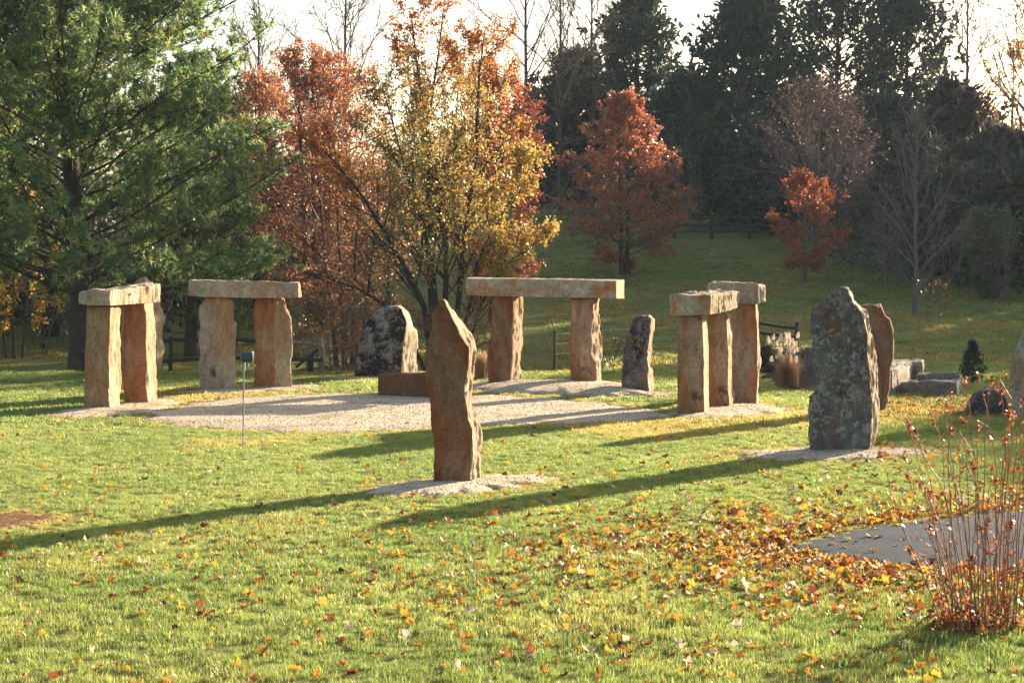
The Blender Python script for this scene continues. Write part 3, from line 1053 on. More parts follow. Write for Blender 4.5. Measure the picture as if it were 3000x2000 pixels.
def build_tree(name, label, base, wood, bark, crown=None, crown_mat="leaf", cat="tree", group=None, twig_mat=None, k_main=7):
    """wood: list of (pts, rad) levels in world space.  Trunk = first level(s); branches = the rest"""
    root = empty(name, tuple(base))
    tag(root, label, cat, group)
    mb = MB()
    v, f = tubes(wood[0][0] - base, wood[0][1], k_main)
    mb.add(v, f)
    add("trunk", mb.mesh("trunk", MATS[bark], True), root)
    if len(wood) > 1:
        mb = MB()
        for lv, (p, r_) in enumerate(wood[1:]):
            v, f = tubes(p - base, r_, 5 if lv == 0 else 3)
            mb.add(v, f)
        add("branches", mb.mesh("branches", MATS[twig_mat or bark], True), root)
    if crown is not None:
        V, q, c_ = crown if len(crown) == 3 else realise(*crown)
        add("crown", mesh_np("crown", V - base, q, MATS[crown_mat], False, c_), root)
    return root


def trunk_poly(r_, base, h, rad, lean=(0, 0), n=9, wob=0.05):
    t = np.linspace(0, 1, n)
    p = np.array(base)[None] + np.stack([lean[0] * t + wob * np.cumsum(r_.normal(size=n)) * 0.3, lean[1] * t + wob * np.cumsum(r_.normal(size=n)) * 0.3, h * t - 0.15 * (t == 0)], 1)
    p[0, :2] = base[0], base[1]
    rd = rad * (1 - 0.85 * t)
    rd[0] *= 1.35
    return p[None], rd[None]


# ---------- white pine
def needle_tufts(r_, P, D, col, ln=0.12, wd=0.008, per=9):
    """fan of thin needles at each twig point"""
    M = len(P)
    dirs = unit(D[:, None, :] * 0.75 + r_.normal(size=(M, per, 3)) * 0.75)
    side = unit(np.cross(dirs, r_.normal(size=(M, per, 3))))
    l_ = ln * r_.uniform(0.7, 1.15, (M, per, 1))
    b0 = P[:, None, :] + dirs * 0.01
    V = np.stack([b0 - side * wd * 0.5, b0 + side * wd * 0.5, b0 + dirs * l_], 2).reshape(-1, 3)
    return V, np.arange(M * per * 3).reshape(-1, 3), np.repeat(col, per * 3, axis=0)


def align(r_, D):
    """euler angles that turn +X to direction D with a random roll"""
    D = unit(D)
    return np.stack([r_.uniform(0, 6.28, len(D)), -np.arcsin(np.clip(D[:, 2], -1, 1)), np.arctan2(D[:, 1], D[:, 0])], 1)


def needle_shoot(seed, ln=0.20, n=15, wd=0.031):
    r_ = np.random.default_rng(seed)
    t = r_.random(n) ** 0.6
    P_ = np.stack([t * ln, r_.normal(size=n) * 0.008, r_.normal(size=n) * 0.008], 1)
    D = unit(np.array([0.75, 0, 0]) + r_.normal(size=(n, 3)) * 0.62)
    tone = r_.uniform(0.7, 1.3, (n, 1)) * np.ones((1, 3))
    tone[r_.random(n) < 0.12] *= np.array([1.35, 1.25, 1.1])
    return needle_tufts(r_, P_, D, tone, 0.125, wd, 1)


def spray(seed, ln=0.42, n=7):
    r_ = np.random.default_rng(seed)
    t = r_.random(n) ** 0.7
    P_ = np.stack([t * ln, r_.normal(size=n) * 0.07, r_.normal(size=n) * 0.05], 1)
    a_ = unit(np.array([1.0, 0, 0]) + r_.normal(size=(n, 3)) * 0.6)
    b_ = unit(np.cross(a_, r_.normal(size=(n, 3))))
    s_ = r_.uniform(0.18, 0.38, (n, 1))
    V = np.stack([P_, P_ + s_ * (0.5 * a_ + 0.2 * b_), P_ + s_ * a_, P_ + s_ * (0.5 * a_ - 0.2 * b_)], 1).reshape(-1, 3)
    tone = np.repeat(r_.uniform(0.65, 1.35, (n, 1)) * np.ones((1, 3)), 4, axis=0)
    return V, np.arange(n * 4).reshape(n, 4), tone


SHOOTS = [needle_shoot(500 + k) for k in range(8)]
SPRAYS = [spray(520 + k) for k in range(8)]


def realise(P_, rot, scl, idx_, tint, templates):
    """copies of small foliage pieces merged into one real crown mesh"""
    VV, FF, CC, n0 = [], [], [], 0
    cx, sx = np.cos(rot[:, 0]), np.sin(rot[:, 0])
    cy, sy = np.cos(rot[:, 1]), np.sin(rot[:, 1])
    cz, sz = np.cos(rot[:, 2]), np.sin(rot[:, 2])
    R = np.stack([np.stack([cz * cy, cz * sy * sx - sz * cx, cz * sy * cx + sz * sx], -1),
                  np.stack([sz * cy, sz * sy * sx + cz * cx, sz * sy * cx - cz * sx], -1),
                  np.stack([-sy, cy * sx, cy * cx], -1)], 1)
    for k, (V, f, c_) in enumerate(templates):
        m_ = np.where(idx_ == k)[0]
        if not len(m_):
            continue
        W_ = np.einsum('mij,vj->mvi', R[m_], V) * scl[m_][:, None, None] + P_[m_][:, None, :]
        VV.append(W_.reshape(-1, 3))
        FF.append((f[None] + (np.arange(len(m_)) * len(V))[:, None, None]).reshape(-1, f.shape[1]) + n0)
        CC.append((c_[None] * tint[m_][:, None, :3]).reshape(-1, 3))
        n0 += len(m_) * len(V)
    return np.concatenate(VV), np.concatenate(FF), np.concatenate(CC)


def rgba(c):
    return np.concatenate([c, np.ones((len(c), 1))], 1)


def make_pine(name, label, base, h, rad, lean, z0, crown_len, seed, group=None, per=9, dens=1.0):
    r_ = np.random.default_rng(seed)
    tp, tr = trunk_poly(r_, base, h, rad, lean, 14, 0.03)
    nb = int((h - z0) / 0.36)
    zt = np.repeat(np.linspace(z0, h * 0.97, nb), 5)
    zt = zt + r_.normal(size=len(zt)) * 0.10
    t = np.clip(zt / h, 0, 0.98)
    p, d, ra = along(tp, tr, np.array([h]), t[None])
    p, ra = p[0], ra[0]
    M = len(p)
    az = (np.arange(M) * 2.399 + r_.normal(size=M) * 0.5)
    rel = (zt - z0) / (h - z0)
    prof = np.interp(rel, [0, 0.12, 0.35, 0.7, 1.0], [0.86, 1.0, 0.95, 0.55, 0.10])
    Lb = crown_len * prof * r_.uniform(0.7, 1.08, M)
    el = np.radians(np.interp(rel, [0, 0.15, 0.5, 1], [4, 18, 30, 55]) + r_.normal(size=M) * 6)
    D = np.stack([np.cos(az) * np.cos(el), np.sin(az) * np.cos(el), np.sin(el)], 1)
    b1, r1 = grow(r_, p, D, Lb, np.minimum(ra * 0.4, 0.007 + 0.0062 * Lb), 9, 0.05, (0, 0, 0.028), 0.25)
    # flat side shoots
    c1 = int(32 * dens)
    t1 = 0.22 + 0.78 * (np.arange(c1)[None] + r_.random((M, c1))) / c1
    p1, d1, rr1 = along(b1, r1, Lb, t1)
    hor = unit(np.cross(d1, np.array([0, 0, 1.0])))
    sg = np.where((np.arange(c1) % 2)[None, :, None] == 0, 1.0, -1.0)
    dd = unit(d1 * 0.75 + hor * sg * r_.uniform(0.5, 1.1, (M, c1, 1)) + np.array([0, 0, 0.16]) + r_.normal(size=d1.shape) * 0.2)  # side twigs
    l1 = (0.20 + 0.36 * Lb[:, None] * (1.0 - t1) ** 0.8) * r_.uniform(0.55, 1.25, (M, c1))
    l1 = np.clip(l1, 0.15, 1.15)
    b2, r2 = grow(r_, p1.reshape(-1, 3), dd.reshape(-1, 3), l1.ravel(), np.full(M * c1, 0.008), 4, 0.09, (0, 0, 0.06), 0.3)
    # needle shoots along the side twigs
    n_t = int(len(b2) * per)
    i = r_.choice(len(b2), n_t, p=(l1.ravel() + 0.1) / (l1.ravel() + 0.1).sum())
    tt = 0.35 + 0.65 * r_.random(n_t) ** 0.8
    f = tt * 4
    j = np.clip(f.astype(int), 0, 3)
    w = (f - j)[:, None]
    P_ = b2[i, j] * (1 - w) + b2[i, j + 1] * w + r_.normal(size=(n_t, 3)) * 0.03
    Dt = unit(b2[i, j + 1] - b2[i, j]) + r_.normal(size=(n_t, 3)) * 0.5 + np.array([0, 0, 0.25])
    col = pick(r_, n_t, [(0.15, 0.225, 0.08), (0.23, 0.29, 0.095), (0.085, 0.16, 0.08), (0.34, 0.35, 0.12)], [4, 3, 3, 1.2], 0.25)
    crown = (P_, align(r_, Dt), r_.uniform(0.75, 1.2, n_t), r_.integers(0, 8, n_t), rgba(col), SHOOTS)
    return build_tree(name, label, base, [(tp, tr), (b1, r1), (b2, r2)], "bark_dark", crown, "needle", "tree", group, k_main=10)


pb = GT(240, 39.5)
pine = make_pine("pine_tree", "large white pine with sweeping sunlit boughs filling the left side", pb, 13.0, 0.24, (-0.55, 0.3), 1.7, 5.35, 3, per=4.8)
p2 = GT(560, 48.0)
make_pine("pine_tree", "smaller shaded pine standing behind the big pine's right boughs", p2, 7.4, 0.16, (0.1, 0), 0.7, 2.9, 4, per=3.4, dens=0.5)
p3 = GT(150, 52.0)
make_pine("pine_tree", "dark pine behind the big pine at the left edge", p3, 9.5, 0.2, (0.0, 0), 0.6, 3.6, 5, per=2.8, dens=0.5)


# ---------- broadleaf trees
def stems_px(px_lists, n=9):
    """each stem: list of (px, py, d); returns pts (M,n,3), lengths"""
    P_, L_ = [], []
    for s_ in px_lists:
        q, l_ = resample([W(*a) for a in s_], n)
        P_.append(q)
        L_.append(l_)
    return np.array(P_), np.array(L_)


r_ = np.random.default_rng(21)
cb = GT(1262, 43.0)
by = 1085
S, SL = stems_px([
    [(1268, by, 43), (1240, 880, 42.9), (1180, 770, 42.6), (1090, 620, 42.2), (1040, 540, 42), (940, 430, 41.6)],
    [(1272, by, 43), (1262, 850, 43), (1250, 680, 43), (1262, 400, 43.2), (1215, 150, 43.3), (1205, 40, 43.4)],
    [(1285, by, 43), (1310, 880, 43.1), (1300, 640, 43.2), (1245, 430, 43.6), (1290, 120, 43.9), (1300, 20, 44)],
    [(1320, by, 43.1), (1345, 880, 43.1), (1362, 660, 43.2), (1398, 480, 43.4), (1400, 250, 43.6), (1420, 90, 43.9)],
    [(1330, by, 43), (1375, 900, 42.8), (1400, 760, 42.6), (1480, 610, 42.3), (1560, 480, 42)],
    [(1300, by, 42.9), (1265, 760, 42.3), (1220, 590, 41.8), (1180, 470, 41.4), (1120, 250, 41)],
    [(1350, by, 43), (1420, 860, 42.6), (1500, 760, 42.1), (1600, 690, 41.7)],
    [(1245, by, 43), (1170, 920, 42.4), (1060, 850, 41.8), (930, 800, 41.4), (860, 830, 41.2)],
    [(1300, by, 43.4), (1310, 700, 44.4), (1330, 420, 45.4), (1350, 160, 46)],
])
SR = np.linspace(1, 0.16, S.shape[1])[None] * np.array([0.09, 0.085, 0.08, 0.08, 0.06, 0.065, 0.05, 0.055, 0.065])[:, None]
l1 = children(r_, S, SR, SL, 18, 0.22, 0.98, 0.62, 0.2, 0.30, 0.5, 0.55)
b1, q1 = grow(r_, *l1, 6, 0.11, (0, 0, 0.07))
l2 = children(r_, b1, q1, l1[2], 9, 0.15, 1.0, 0.6, 0.25, 0.48, 0.5, 0.4)
b2, q2 = grow(r_, l2[0], l2[1], l2[2], np.maximum(l2[3], 0.007), 4, 0.16, (0, 0, 0.05))
l3 = children(r_, b2, q2, l2[2], 3, 0.2, 1.0, 0.6, 0.25, 0.6, 0.6, 0.3)
b3, q3 = grow(r_, l3[0], l3[1], np.maximum(l3[2], 0.12), np.full(len(l3[0]), 0.0045), 2, 0.2, (0, 0, 0.0))
nl = 50000
LP = np.concatenate([sample_on(r_, b3, nl // 2, 0.1, 0.05), sample_on(r_, b2, nl // 2, 0.3, 0.06)])
# leaf colour by place in the crown: green heart, gold right, orange top
lx = (LP[:, 0] * F / LP[:, 1]) + 1500
lz = LP[:, 2]
ly = 1000 - (lz - CAMZ) * F / LP[:, 1] - 250
keepp = np.clip(1.0 - sstep(480, 800, ly) * sstep(1320, 1080, lx) * 0.85, 0.05, 1) * (1 - 0.45 * sstep(540, 700, ly) * (1 - sstep(1380, 1480, lx)))
keepp *= 1 - 0.5 * sstep(1430, 1500, lx) * sstep(520, 600, ly)
keep = r_.random(len(LP)) < keepp
LP, lx, ly = LP[keep], lx[keep], ly[keep]
M = len(LP)
cg = pick(r_, M, [(0.24, 0.21, 0.05), (0.34, 0.26, 0.06), (0.14, 0.16, 0.045), (0.40, 0.20, 0.06), (0.28, 0.13, 0.06)], [3, 3, 2, 1.6, 1])
cy = pick(r_, M, [(0.46, 0.30, 0.05), (0.40, 0.29, 0.06), (0.46, 0.22, 0.05)], [4, 3, 3])
co = pick(r_, M, [(0.52, 0.17, 0.05), (0.48, 0.12, 0.05), (0.55, 0.25, 0.06)], [3, 3, 2])
wo = sstep(300, 60, ly + r_.normal(size=M) * 80)
wy = np.clip(sstep(1330, 1520, lx + r_.normal(size=M) * 90), 0, 1)
wo = np.maximum(wo, sstep(1130, 930, lx + r_.normal(size=M) * 60))
col = np.where((r_.random(M) < wo)[:, None], co, np.where((r_.random(M) < np.maximum(wy, 0.22))[:, None], cy, cg))
build_tree("autumn_tree", "many stemmed tree with green, gold and orange leaves behind the boulder", cb, [(S, SR), (b1, q1), (b2, q2), (b3, q3)], "bark_dark",
           leaf_quads(r_, LP, 0.078, col), "leaf", "tree")


def crown_len(p, D, base, lo, H, a, split=0.45, cone=False):
    """distance from p along D to an egg shaped crown envelope (widest at split of its height)"""
    zc = lo + (H - lo) * split
    Ls = np.linspace(0, 2.4 * max(a, (H - lo) * 0.6), 60)
    q = p[:, None, :] + D[:, None, :] * Ls[None, :, None] - base
    dz = q[..., 2] - zc
    c_ = np.where(dz > 0, (H - lo) * (1 - split), (H - lo) * split)
    rr_ = np.hypot(q[..., 0], q[..., 1])
    f = (rr_ / a) ** 2 + (dz / c_) ** 2
    if cone:
        f = np.where(dz > 0, rr_ / (a * np.clip(1.0 - dz / c_, 1e-3, 1) ** 0.75), f)
    last = np.argmax(f > 1.0, axis=1)
    return np.maximum(Ls[last], 0.12 * a)


def broad_tree(name, label, px, d, height, crown_lo, halfw, seed, leaf_cols, leaf_w, n_leaf, leaf_size, bark="bark_brown", shape="oval", stems=1, group=None,
               lean=(0, 0), rad=0.12, twig="twig_brown", up=0.05, c_=(16, 9, 4), ang=0.85, leaf_mat_="leaf", tipleaf=0.2, leafz=None, cat="tree", base=None, rt=0.004):
    r_ = np.random.default_rng(seed)
    base = GT(px, d) if base is None else base
    P_, R_ = [], []
    for s_ in range(stems):
        off = np.array([0.18 * (s_ - (stems - 1) / 2), 0.05 * s_, 0])
        ln = (lean[0] + 0.35 * (s_ - (stems - 1) / 2), lean[1])
        tp, tr = trunk_poly(r_, base + off, height * (1 - 0.06 * s_), rad, ln, 10, 0.05)
        P_.append(tp[0])
        R_.append(tr[0])
    S_, SR_ = np.array(P_), np.array(R_)
    SL_ = np.full(stems, height)
    t = crown_lo / height
    M = c_[0] * stems
    tt = t + (0.90 - t) * ((np.arange(c_[0])[None] + r_.random((stems, c_[0]))) / c_[0])
    p, dd, ra = along(S_, SR_, SL_, tt)
    rel = (tt - t) / (0.90 - t)
    split = {"cone": 0.30, "round": 0.48, "oval": 0.52, "vase": 0.66}[shape]
    els = {"cone": [-4, 16, 40, 70], "round": [-8, 18, 45, 75], "oval": [10, 30, 50, 76], "vase": [38, 48, 60, 78]}[shape]
    el = np.radians(np.interp(rel, [0, 0.35, 0.7, 1], els))
    az = np.arange(M) * 2.399 + r_.normal(size=M) * 0.4
    el = el.ravel() + r_.normal(size=M) * 0.12
    D = np.stack([np.cos(az) * np.cos(el), np.sin(az) * np.cos(el), np.sin(el)], 1)
    cbase = base + np.array([lean[0] * 0.5, lean[1] * 0.5, 0])
    Lb = crown_len(p.reshape(-1, 3), D, cbase, crown_lo, height, halfw, split, shape == "cone") * r_.uniform(0.78, 1.05, M) * 0.9
    b1, q1 = grow(r_, p.reshape(-1, 3), D, Lb, np.clip(ra.ravel() * 0.5, 0.008, 0.5), 7, 0.16 if shape == "vase" else 0.10, (0, 0, up))
    c2 = children(r_, b1, q1, Lb, c_[1], 0.2, 1.0, ang * 0.7, 0.2, 0.45, 0.5, 0.5)
    b2, q2 = grow(r_, c2[0], c2[1], np.maximum(c2[2], 0.2), np.maximum(c2[3], rt * 1.7), 3, 0.2, (0, 0, up))
    wood = [(S_, SR_), (b1, q1), (b2, q2)]
    last = b2
    if c_[2]:
        c3 = children(r_, b2, q2, np.maximum(c2[2], 0.2), c_[2], 0.15, 1.0, ang * 0.65, 0.2, 0.6, 0.6, 0.4)
        b3, q3 = grow(r_, c3[0], c3[1], np.maximum(c3[2], 0.15), np.full(len(c3[0]), rt), 2, 0.12, (0, 0, up * 0.6))
        wood.append((b3, q3))
        last = b3
    crown = None
    if n_leaf:
        LP = sample_on(r_, last, n_leaf, tipleaf, 0.05)
        if leafz is not None:
            z_ = LP[:, 2] - base[2] + r_.normal(size=len(LP)) * 0.35
            LP = LP[(z_ > leafz[0]) & (z_ < leafz[1])]
        crown = leaf_quads(r_, LP, leaf_size, pick(r_, len(LP), leaf_cols, leaf_w))
    return build_tree(name, label, base, wood, bark, crown, leaf_mat_, cat, group, twig)


RED = [(0.44, 0.11, 0.05), (0.50, 0.16, 0.06), (0.36, 0.08, 0.045), (0.48, 0.22, 0.09)]
BRN = [(0.28, 0.13, 0.07), (0.36, 0.17, 0.07), (0.22, 0.10, 0.06)]
broad_tree("maple_tree", "salmon red leaved tree between the pine and the gold tree", 925, 52, 8.0, 0.6, 2.9, 31, RED + BRN, [3, 3, 1.5, 3, 2, 2, 2], 26000, 0.085, stems=3, rad=0.11, shape="oval", c_=(24, 10, 4))
broad_tree("maple_tree", "paler salmon tree mostly hidden behind the pine's right boughs", 770, 60, 7.6, 0.6, 2.9, 131, RED + BRN, [2, 3, 1, 3, 3, 3, 2], 15000, 0.095, stems=2, rad=0.11, shape="oval", c_=(22, 9, 4))
broad_tree("maple_tree", "red leaved tree behind the right side of the gold tree", 1450, 54, 7.6, 0.8, 2.0, 32, RED, [4, 3, 4, 2], 17000, 0.085, stems=2, rad=0.10, shape="oval", c_=(20, 9, 4))
broad_tree("brown_tree", "brown twiggy tree left of the gold tree's trunks", 1020, 45.5, 5.2, 0.4, 2.3, 33, BRN + [(0.46, 0.26, 0.07)], [3, 3, 3, 1], 15000, 0.07, stems=4, rad=0.06, shape="round", c_=(16, 10, 4), bark="bark_dark")
broad_tree("bramble_shrub", "low arching brown shrub behind the second trilithon and boulder", 985, 40.8, 1.9, 0.15, 1.3, 34, BRN + [(0.55, 0.36, 0.06)], [3, 3, 3, 1], 3500, 0.055, stems=6, rad=0.02, shape="round", c_=(10, 8, 4), cat="shrub", up=-0.06, bark="twig_brown")
broad_tree("bramble_shrub", "low brown shrub beneath the gold tree right of the boulder", 1345, 41.5, 1.5, 0.1, 1.0, 35, BRN + [(0.5, 0.36, 0.06)], [3, 3, 3, 1.4], 2500, 0.055, stems=5, rad=0.018, shape="round", c_=(9, 8, 3), cat="shrub", up=-0.03, bark="twig_brown")
OAK = [(0.46, 0.15, 0.065), (0.40, 0.12, 0.055), (0.52, 0.20, 0.085), (0.30, 0.10, 0.05), (0.24, 0.11, 0.07)]
broad_tree("red_oak", "broad russet oak standing on the slope above the longest lintel", 1830, 69.5, 6.9, 0.5, 3.0, 36, OAK, [4, 4, 3, 2, 2], 19000, 0.115, stems=2, rad=0.10, shape="cone", c_=(38, 8, 3), bark="bark_dark", up=0.02)
broad_tree("young_maple", "small round orange tree below the bare grey trees", 2357, 67.0, 3.95, 0.55, 1.62, 37, [(0.52, 0.17, 0.055), (0.46, 0.13, 0.045), (0.38, 0.11, 0.05)], [3, 3, 2], 8500, 0.10, rad=0.07, shape="round", c_=(26, 8, 3), bark="bark_grey")
broad_tree("bare_tree", "leafless purplish tree with a fan of fine twigs above the orange tree", 2395, 72.0, 7.4, 1.2, 2.7, 38, BRN, [1, 1, 1], 2200, 0.09, stems=3, rad=0.08, shape="vase", c_=(22, 12, 6), bark="bark_grey", twig="twig_purple", rt=0.006, up=0.04)
broad_tree("bare_tree", "leafless pale grey tree with upswept limbs right of the orange tree", 2680, 56.0, 6.3, 0.5, 2.2, 39, BRN, [1, 1, 1], 0, 0.09, rad=0.075, shape="vase", c_=(28, 9, 4), bark="twig_purple", twig="twig_purple", rt=0.0045, up=0.03)


# ---------- dark evergreens on the hill
def make_cedar(name, label, px, d, height, halfw, seed, lo=0.4, dens=1.0, group="dark evergreens along the hilltop", gap=0.0, cols=None, base=None, split=0.38, cone=False):
    r_ = np.random.default_rng(seed)
    base = GT(px, d) if base is None else base
    tp, tr = trunk_poly(r_, base, height, 0.2, (0, 0), 10, 0.05)
    M = int(150 * dens)
    t = (lo + (height * 0.95 - lo) * (np.arange(M) + r_.random(M)) / M) / height
    p, dd, ra = along(tp, tr, np.array([height]), t[None])
    rel = (t - lo / height) / (0.95 - lo / height)
    az = np.arange(M) * 2.399 + r_.normal(size=M) * 0.5
    el = np.radians(np.interp(rel, [0, 0.5, 1], [-6, 20, 70])) + r_.normal(size=M) * 0.14
    D = np.stack([np.cos(az) * np.cos(el), np.sin(az) * np.cos(el), np.sin(el)], 1)
    Lb = crown_len(p[0], D, base, lo, height, halfw, split, cone) * r_.uniform(0.62, 1.05, M)
    b1, q1 = grow(r_, p[0], D, Lb, np.clip(ra[0] * 0.4, 0.01, 0.08), 6, 0.10, (0, 0, 0.05))
    c2 = children(r_, b1, q1, Lb, 11, 0.25, 1.0, 0.75, 0.25, 0.34, 0.5, 0.4)
    b2, q2 = grow(r_, c2[0], c2[1], np.maximum(c2[2], 0.3), np.full(len(c2[0]), 0.012), 2, 0.15, (0, 0, 0.08))
    n_l = int(len(b2) * 1.55 * (1 - gap))
    i = r_.integers(0, len(b2), n_l)
    j = r_.integers(0, b2.shape[1] - 1, n_l)
    w = r_.random((n_l, 1))
    LP = b2[i, j] * (1 - w) + b2[i, j + 1] * w + r_.normal(size=(n_l, 3)) * 0.06
    Dt = unit(b2[i, j + 1] - b2[i, j]) + r_.normal(size=(n_l, 3)) * 0.45 + np.array([0, 0, 0.35])
    cols = cols or [(0.04, 0.062, 0.048), (0.055, 0.078, 0.052), (0.032, 0.05, 0.048), (0.10, 0.10, 0.05)]
    col = pick(r_, n_l, cols, [4, 3, 3, 1.0], 0.25)
    crown = (LP, align(r_, Dt), r_.uniform(0.95, 1.45, n_l), r_.integers(0, 8, n_l), rgba(col), SPRAYS)
    wood = [(tp, tr), (b1, q1)] + ([(b2, q2)] if gap > 0 else [])
    return build_tree(name, label, base, wood, "bark_dark", crown, "evergreen", "tree", group)


DKB = [(0.07, 0.06, 0.05), (0.085, 0.07, 0.052), (0.05, 0.055, 0.045), (0.14, 0.10, 0.055)]
make_cedar("cedar_tree", "dark evergreen with a pointed top directly above the russet oak", 1868, 96, 10.4, 3.0, 51, 0.3, 1.1, gap=0.15)
make_cedar("cedar_tree", "broad dark evergreen dome between the oak and the purplish bare tree", 2180, 89, 10.3, 4.0, 52, 0.1, 1.4)
make_cedar("cedar_tree", "tallest open evergreen with sky showing through near the right", 2450, 95, 12.2, 4.0, 53, 0.6, 1.1, gap=0.35, split=0.45)
make_cedar("cedar_tree", "open dark evergreen at the right end of the tall row", 2650, 93, 10.8, 3.2, 54, 0.5, 1.0, gap=0.35, split=0.45)
make_cedar("cedar_tree", "dark evergreen behind the russet oak's left side", 1690, 99, 7.2, 3.4, 55, 0.2, 1.0, cols=DKB)
make_cedar("cedar_tree", "low dark evergreen left of the broad dome, behind the oak", 2010, 91, 6.2, 3.2, 56, 0.1, 1.1)
make_cedar("cedar_tree", "low dark evergreen behind the pale grey bare tree", 2560, 82, 5.6, 3.2, 57, 0.1, 1.1)
make_cedar("cedar_tree", "brownish evergreen mound at the right edge of the wood", 2930, 80, 4.2, 3.4, 58, 0.1, 1.1, cols=DKB)
make_cedar("cedar_tree", "brownish evergreen mound stepping down right of the tall row", 2790, 86, 6.0, 3.0, 158, 0.1, 1.0, cols=DKB)
make_cedar("cedar_tree", "dark brown mound in the gap left of the russet oak", 1560, 98, 4.8, 3.6, 159, 0.1, 1.0, cols=DKB)
make_cedar("cedar_tree", "dark evergreen mound between the two right bare trees", 2320, 84, 5.8, 3.0, 160, 0.1, 1.0)
make_cedar("cedar_tree", "dark shaded thicket tree low at the right edge", 2990, 66, 3.6, 2.6, 161, 0.05, 1.0, cols=DKB)
make_cedar("cedar_tree", "dark shaded mound right of the pale grey bare tree", 2800, 70, 3.2, 2.4, 162, 0.05, 1.0, cols=DKB)
make_cedar("cedar_tree", "dark evergreen at the far left behind the pines", -40, 58, 7.5, 3.2, 59, 0.1, 0.8)
make_cedar("cedar_tree", "dark evergreen behind the shaded pine", 640, 64, 6.6, 3.4, 61, 0.1, 0.8)

# tall bare trees against the sky and leafy undergrowth
SKYG = "bare trees against the sky"
for i, (px, d, h, lab) in enumerate([(1540, 88, 15.5, "tall bare tree rising right of the gold tree's top"), (1640, 92, 14.0, "thin bare tree midway between gold tree and evergreen"),
                                     (1735, 95, 13.0, "thin bare tree next to the pointed evergreen"), (2830, 88, 12.5, "thin bare tree in the sky gap at upper right"),
                                     (3010, 80, 13.0, "bare tree leaning in at the upper right corner"), (760, 80, 12.0, "thin bare tree in the sky gap right of the pine"),
                                     (1010, 78, 12.8, "thin bare tree rising above the salmon red tree")]):
    broad_tree("bare_tree", lab, px, d, h, 3.2, 3.4, 70 + i, BRN, [1, 1, 1], 0, 0.1, rad=0.13, shape="vase", c_=(26, 11, 6), bark="bark_brown", twig="twig_brown", rt=0.009, up=0.03, group=SKYG)
broad_tree("amber_tree", "amber leaved tree low in the gap at the right edge", 2960, 92, 8.6, 1.5, 2.4, 81, [(0.5, 0.24, 0.06), (0.42, 0.2, 0.07)], [1, 1], 3500, 0.14, rad=0.1, c_=(14, 8, 3))
broad_tree("green_shrub", "yellow green shrub in shade at the right edge", 2900, 62, 2.9, 0.2, 1.7, 82, [(0.14, 0.16, 0.04), (0.22, 0.2, 0.05), (0.08, 0.11, 0.035)], [3, 1.5, 3], 5000, 0.09, stems=3, rad=0.04, shape="round", c_=(14, 8, 3), cat="shrub")
broad_tree("sapling", "tiny sapling with a few amber leaves right of the pale bare tree", 2735, 52, 1.35, 0.2, 0.5, 83, [(0.42, 0.22, 0.05), (0.3, 0.15, 0.05)], [2, 1], 90, 0.08, stems=2, rad=0.012, c_=(8, 4, 2), cat="shrub", bark="twig_brown")
broad_tree("yellow_shrub", "bright yellow leaved shrub glimpsed through the pine at the left edge", 40, 47, 4.4, 0.6, 1.6, 84, [(0.62, 0.40, 0.05), (0.55, 0.30, 0.05)], [2, 1], 3500, 0.09, stems=3, rad=0.04, shape="oval", c_=(12, 8, 3), cat="shrub")
broad_tree("sapling", "thin dark sapling between the longest lintel and the small dark stone", 1800, 36.5, 0.62, 0.1, 0.2, 85, [(0.05, 0.07, 0.03)], [1], 260, 0.045, stems=3, rad=0.008, c_=(8, 4, 2), cat="shrub", bark="bark_dark")

# woodland thicket: one uncountable mass of stems, twigs and dead leaves behind the trees
r_ = np.random.default_rng(90)
NT = 900
tx = np.concatenate([r_.uniform(-34, 34, NT), r_.uniform(7, 26, 500), r_.uniform(-36, 40, 500), r_.uniform(12.5, 24, 260)])
ty = np.concatenate([r_.uniform(76, 112, NT), r_.uniform(70, 90, 500), r_.uniform(104, 116, 500), r_.uniform(60, 74, 260)])
okk = ~((tx > 0) & (tx < 12.5) & (ty < 84))
tx, ty = tx[okk], ty[okk]
P0 = np.stack([tx, ty, gz(tx, ty) - 0.1], 1)
Ls = r_.uniform(2.0, 4.8, len(tx)) * np.where(ty > 103, 1.1, np.where(ty < 75, 0.7, 1.0))
b1, q1 = grow(r_, P0, np.tile([0, 0, 1.0], (len(tx), 1)) + r_.normal(size=(len(tx), 3)) * 0.35, Ls, r_.uniform(0.012, 0.03, len(tx)), 6, 0.14, (0, 0, 0.05))
c2 = children(r_, b1, q1, Ls, 7, 0.1, 1.0, 0.6, 0.2, 0.46, 0.4, 0.4)
b2, q2 = grow(r_, c2[0], c2[1], c2[2], np.full(len(c2[0]), 0.011), 2, 0.12, (0, 0, 0.08))
mb = MB()
brown = np.array([[0.17, 0.135, 0.125]])
v, f = tubes(b1, q1, 4)
mb.add(v, f, brown)
v, f = tubes(b2, q2, 3)
mb.add(v, f, brown * 1.2)
LP = sample_on(r_, b2, 30000, 0.1, 0.16)
v, f, c_ = leaf_quads(r_, LP, np.interp(LP[:, 1], [66, 82], [0.15, 0.28]), pick(r_, len(LP), [(0.12, 0.085, 0.07), (0.08, 0.08, 0.055), (0.22, 0.12, 0.065), (0.06, 0.075, 0.055)], [3, 3, 1.5, 3]))
mb.add(v, f, c_)
th = add("woodland_thicket", mb.mesh("woodland_thicket", MATS["evergreen"], False))
tag(th, "tangled dark brown woodland undergrowth on the hill", "woodland", kind="stuff")
